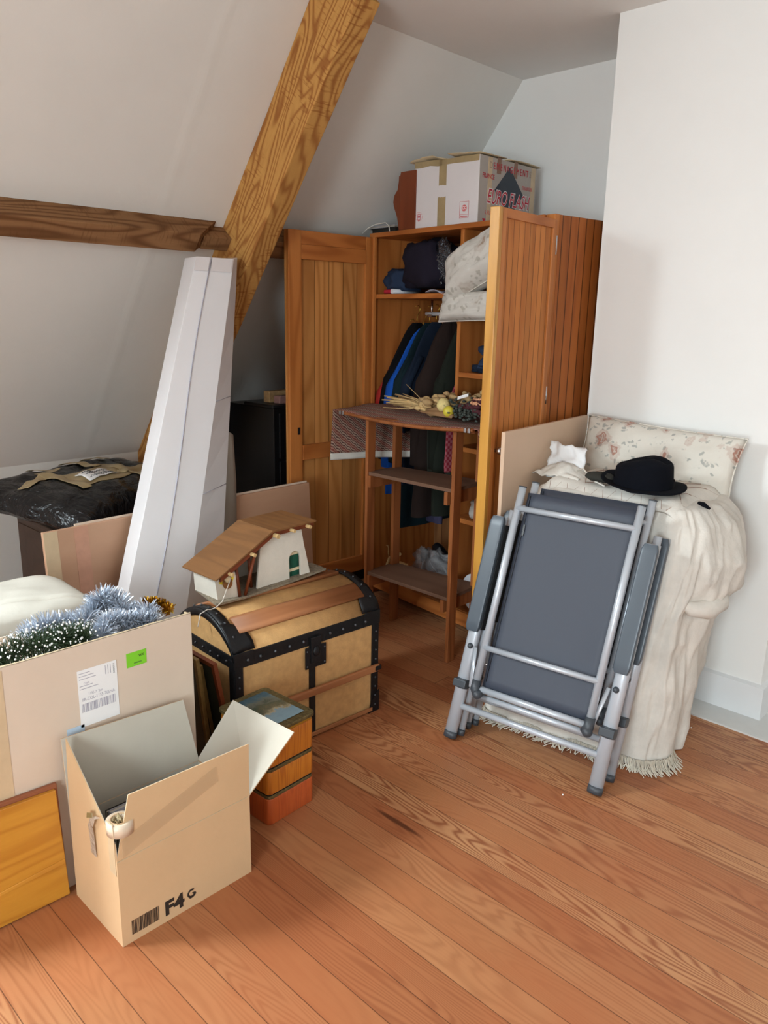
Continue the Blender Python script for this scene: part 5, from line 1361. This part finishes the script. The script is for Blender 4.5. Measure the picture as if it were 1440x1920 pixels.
# long plywood panel on edge
def long_panel():
    F = Matrix.Translation((-2.72, 1.098, .004)) @ Matrix.Rotation(radians(2.2), 4, 'Z') @ Matrix.Rotation(radians(-4), 4, 'Y')
    t = thing('plywood_panel', 'long worn plywood panel standing on edge behind the white box', 'board', F)
    MB(F).box(-.018, 0, 0, 1.30, 0, .715).build('panel_board', M['ply'], t, bev=.002)
    MB(F).box(0, .0012, .115, .170, 0, .713).build('printed_band', M['band'], t)
    MB(F).box(0, .0012, .0, .052, .0, .713).build('pale_band', M['tape_l'], t)
    MB(F).box(-.026, -.018, .13, 1.30, .0, .722).build('backing_strip', M['carton'], t)
M['band'] = plain('faded_salmon_band', 'c08f76', .6, var=.1, nscale=14)
long_panel()
def white_box():
    F = frame((-2.43, 1.3, 0)); t = thing('tall_white_box', 'tall tapered white cardboard box leaning against the rafter', 'cardboard box', F)
    def pt(z, k):
        # k: 0 left back, 1 left front edge, 2 slit, 3 ridge, 4 right edge back
        s = z/1.72
        X = -2.44-.44*s
        yl = 1.085+.765*s; yr = 1.53+.54*s
        w_ = yr-yl
        return [(X-.13, yl+.03), (X, yl), (X+.012, yl+w_*.30), (X+.02, yl+w_*(.62+.16*s)), (X-.05, yr+.085-.065*s), (X-.15, yr+.06-.06*s)][k]
    mb = MB(); V = []
    for i in range(13):
        z = 1.72*i/12; V.append([mb._v((*pt(z, k), z+.012*s_)) for k, s_ in zip(range(6), (0, 0, 0, 0, 1 if i == 12 else 0, 1 if i == 12 else 0))])
    for i in range(12):
        for k in range(6): mb._f([V[i][k], V[i][(k+1) % 6], V[i+1][(k+1) % 6], V[i+1][k]])
    mb._f(V[0][::-1]); mb._f(V[12])
    mb.build('box_shell', M['whitecard'], t, bev=.0015)
    mb = MB(); P = [pt(1.72*i/12, 2) for i in range(3, 13)]
    mb.tube([(P[i][0]+.003, P[i][1]+.010*sin(i*.7), 1.72*(i+3)/12) for i in range(10)], .0022, 6); mb.build('open_slit', M['greyp'], t)
    for z in (1.15, .80):
        a = Vector((*pt(z, 3), z)); b = Vector((*pt(z, 4), z+.01)); n = (b-a).cross(Vector((0, 0, 1))).normalized()*.0015
        if n.x < 0: n = -n
        mb = MB(); mb.tube([a+n, b+n], .0012, 5); mb.build('crease', M['greyp'], t)
    mb = MB(); z = 1.69
    a, b = pt(z, 1), pt(z, 2)
    for (k0, k1) in ((1, 2), (2, 3)):
        a, b = Vector((*pt(1.66, k0), 1.665)), Vector((*pt(1.66, k1), 1.665)); e = Vector((.0018, 0, 0)); up = Vector((-.012, .02, .055))
        mb._f([mb._v(a+e+(b-a)*.06), mb._v(b+e-(b-a)*.06), mb._v(b+e-(b-a)*.06+up), mb._v(a+e+(b-a)*.06+up)])
    mb.build('glued_tab', M['whitebox'], t, solid=.0008)
white_box()
# pale foam sheet tucked behind the white box
mb = MB()
def fo(u, v):
    y = 1.84+.125*u*(1-.10*max(0, v-.8)*5); top = 1.045-.10*max(0, u-.15)*(1-.3*u)
    return (-2.80+.06*math.sin(u*3)-.02*v, y-.03*(1-v), .01+(top-.01)*v)
mb.grid(fo, 16, 20); tag(mb.build('foam_sheet', M['foam'], solid=.012), 'pale translucent foam sheet tucked behind the tall white box', 'foam sheet')
def chest_and_bag():
    F = frame((-3.60, 1.315, 0)); t = thing('wooden_chest', 'dark brown wooden chest of drawers under the black bag', 'chest', F)
    MB(F).box(0, .45, 0, .75, .0, .585).build('chest_body', M['chest'], t, bev=.003)
    MB(F).box(-.01, .465, -.012, .76, .585, .605).build('chest_top', M['chest'], t, bev=.004)
    MB(F).box(.02, .43, -.004, .0, .03, .56).build('side_panel', M['chest'], t, bev=.002)
    G = frame((-3.335, 1.575, .640), radians(22), 0, radians(6))
    t = thing('black_bag', 'bulky black plastic sack taped up with a handwritten note on the dark chest', 'bag', G)
    rx, ry = .30, .43
    def ht(a, b):
        e = max(0, 1-abs(a)**3.2)*max(0, 1-abs(b)**3.2)
        return .112*e**.36+.014*nz((a*2.4, b*3, 0), 1, 2)+.020*nz((a*5, b*6, 0), 1, 7)*e
    def edge(a, b):
        k = 1+.05*nz((a*2, b*2, 5), 1)-.06*(a*a*b*b)
        return (a*rx*k, b*ry*k)
    def tp(u, v):
        a, b = u*2-1, v*2-1; x, y = edge(a, b); return (x, y, .045+ht(a, b)-.05*max(0, a)**2*0)
    mb = MB(G); mb.grid(tp, 70, 80); mb.build('sack_top', M['bag'], t)
    def bt(u, v):
        a, b = u*2-1, v*2-1; x, y = edge(a, b); e = max(0, 1-abs(a)**4)*max(0, 1-abs(b)**4); return (x, y, .045-.042*e**.4+ht(a, b)*.0+.010*nz((a*2.4, b*3, 0), 1, 2)*(1-e))
    mb = MB(G); mb.grid(bt, 40, 40); mb.build('sack_underside', M['bag'], t)
    def patch(cx, cy, w_, h_, rot, mat, nm, off=.004, nu=16, nv=12):
        mb = MB(G)
        def f(u, v):
            x = (u-.5)*w_; y = (v-.5)*h_; X = cx+x*cos(rot)-y*sin(rot); Y = cy+x*sin(rot)+y*cos(rot)
            a, b = max(-.99, min(.99, X/rx)), max(-.99, min(.99, Y/ry)); return (X, Y, .045+ht(a, b)+off)
        mb.grid(f, nu, nv); mb.build(nm, M[mat], t, solid=.001)
    tapes = [(.03, -.05, .17, .30, 0), (.03, .12, .26, .05, .05), (-.10, -.26, .05, .20, .3), (-.02, -.19, .30, .05, -.1), (.06, .19, .05, .24, .05), (-.15, .05, .20, .045, .1), (-.20, -.12, .14, .05, .3), (-.20, .20, .15, .05, .0)]
    for k, a in enumerate(tapes): patch(*a, 'tape', 'tape_strip', .003+.0008*k)
    patch(.035, -.04, .085, .19, 0, 'paper', 'paper_note', .011)
    R = random.Random(4)
    for r_ in range(3):
        mb = MB(G); P = []
        for i in range(34):
            X = .062-.026*r_+.006*sin(i*1.9)+R.uniform(-.003, .003); Y = -.115+.0045*i
            P.append((X, Y, .045+ht(X/rx, Y/ry)+.0125))
        mb.tube(P, .0011, 5); mb.build('handwriting', M['navyp'], t)
chest_and_bag()
def dresser():
    F = frame((-3.55, 2.42, 0)); t = thing('black_dresser', 'black lacquered chest of drawers in the dark corner behind the wardrobe door', 'dresser', F)
    x1 = .43; H = 1.06
    MB(F).box(.02, x1, 0, 1.02, 0, H-.02).build('dresser_body', M['black'], t, bev=.003)
    MB(F).hexa([(.20, -.015, H-.02), (x1+.015, -.015, H-.02), (x1+.015, 1.04, H-.02), (.20, 1.04, H-.02), (.20, -.015, H), (x1+.015, -.015, H), (x1+.015, 1.04, H), (.20, 1.04, H)]).build('dresser_top', M['black'], t, bev=.006)
    for i in range(4):
        z0 = .05+.245*i
        d = MB(F).box(x1, x1+.012, .03, .99, z0, z0+.23).build('drawer', M['black'], t, bev=.003)
        for y in (.25, .76):
            mb = MB(F); mb.ball((x1+.024, y, z0+.12), .014, nu=10, nv=8); k = mb.build('knob', M['iron'], t)
            k.parent = d
    tag(MB().box(-3.17, -3.12, 2.46, 2.66, 1.062, 1.10).build('pink_box', M['pinkbox'], bev=.004), 'faded pink flat box lying on the black dresser', 'box')
    tag(MB().box(-3.24, -3.19, 2.45, 2.62, 1.062, 1.12).build('yellowish_box', M['husk'], bev=.004), 'dim yellowish box at the back of the black dresser', 'box')
dresser()
# crumbs of plaster on the floor by the hearth
for x, y, r in ((-1.09, 2.80, .008), (-1.02, 2.76, .003), (-1.13, 2.03, .003)):
    mb = MB(); mb.ball((x, y, r*.8), r, (1, 1, .8), 7, 5, .6, 5)
    tag(mb.build('plaster_crumb', M['paper']), {.008: 'white plaster crumb on the floor by the fringe', .003: 'tiny pale crumb on the floorboards near the hearth strip'}[r] if y > 2.5 else 'tiny pale speck on the floor left of the front chair foot', 'crumb')
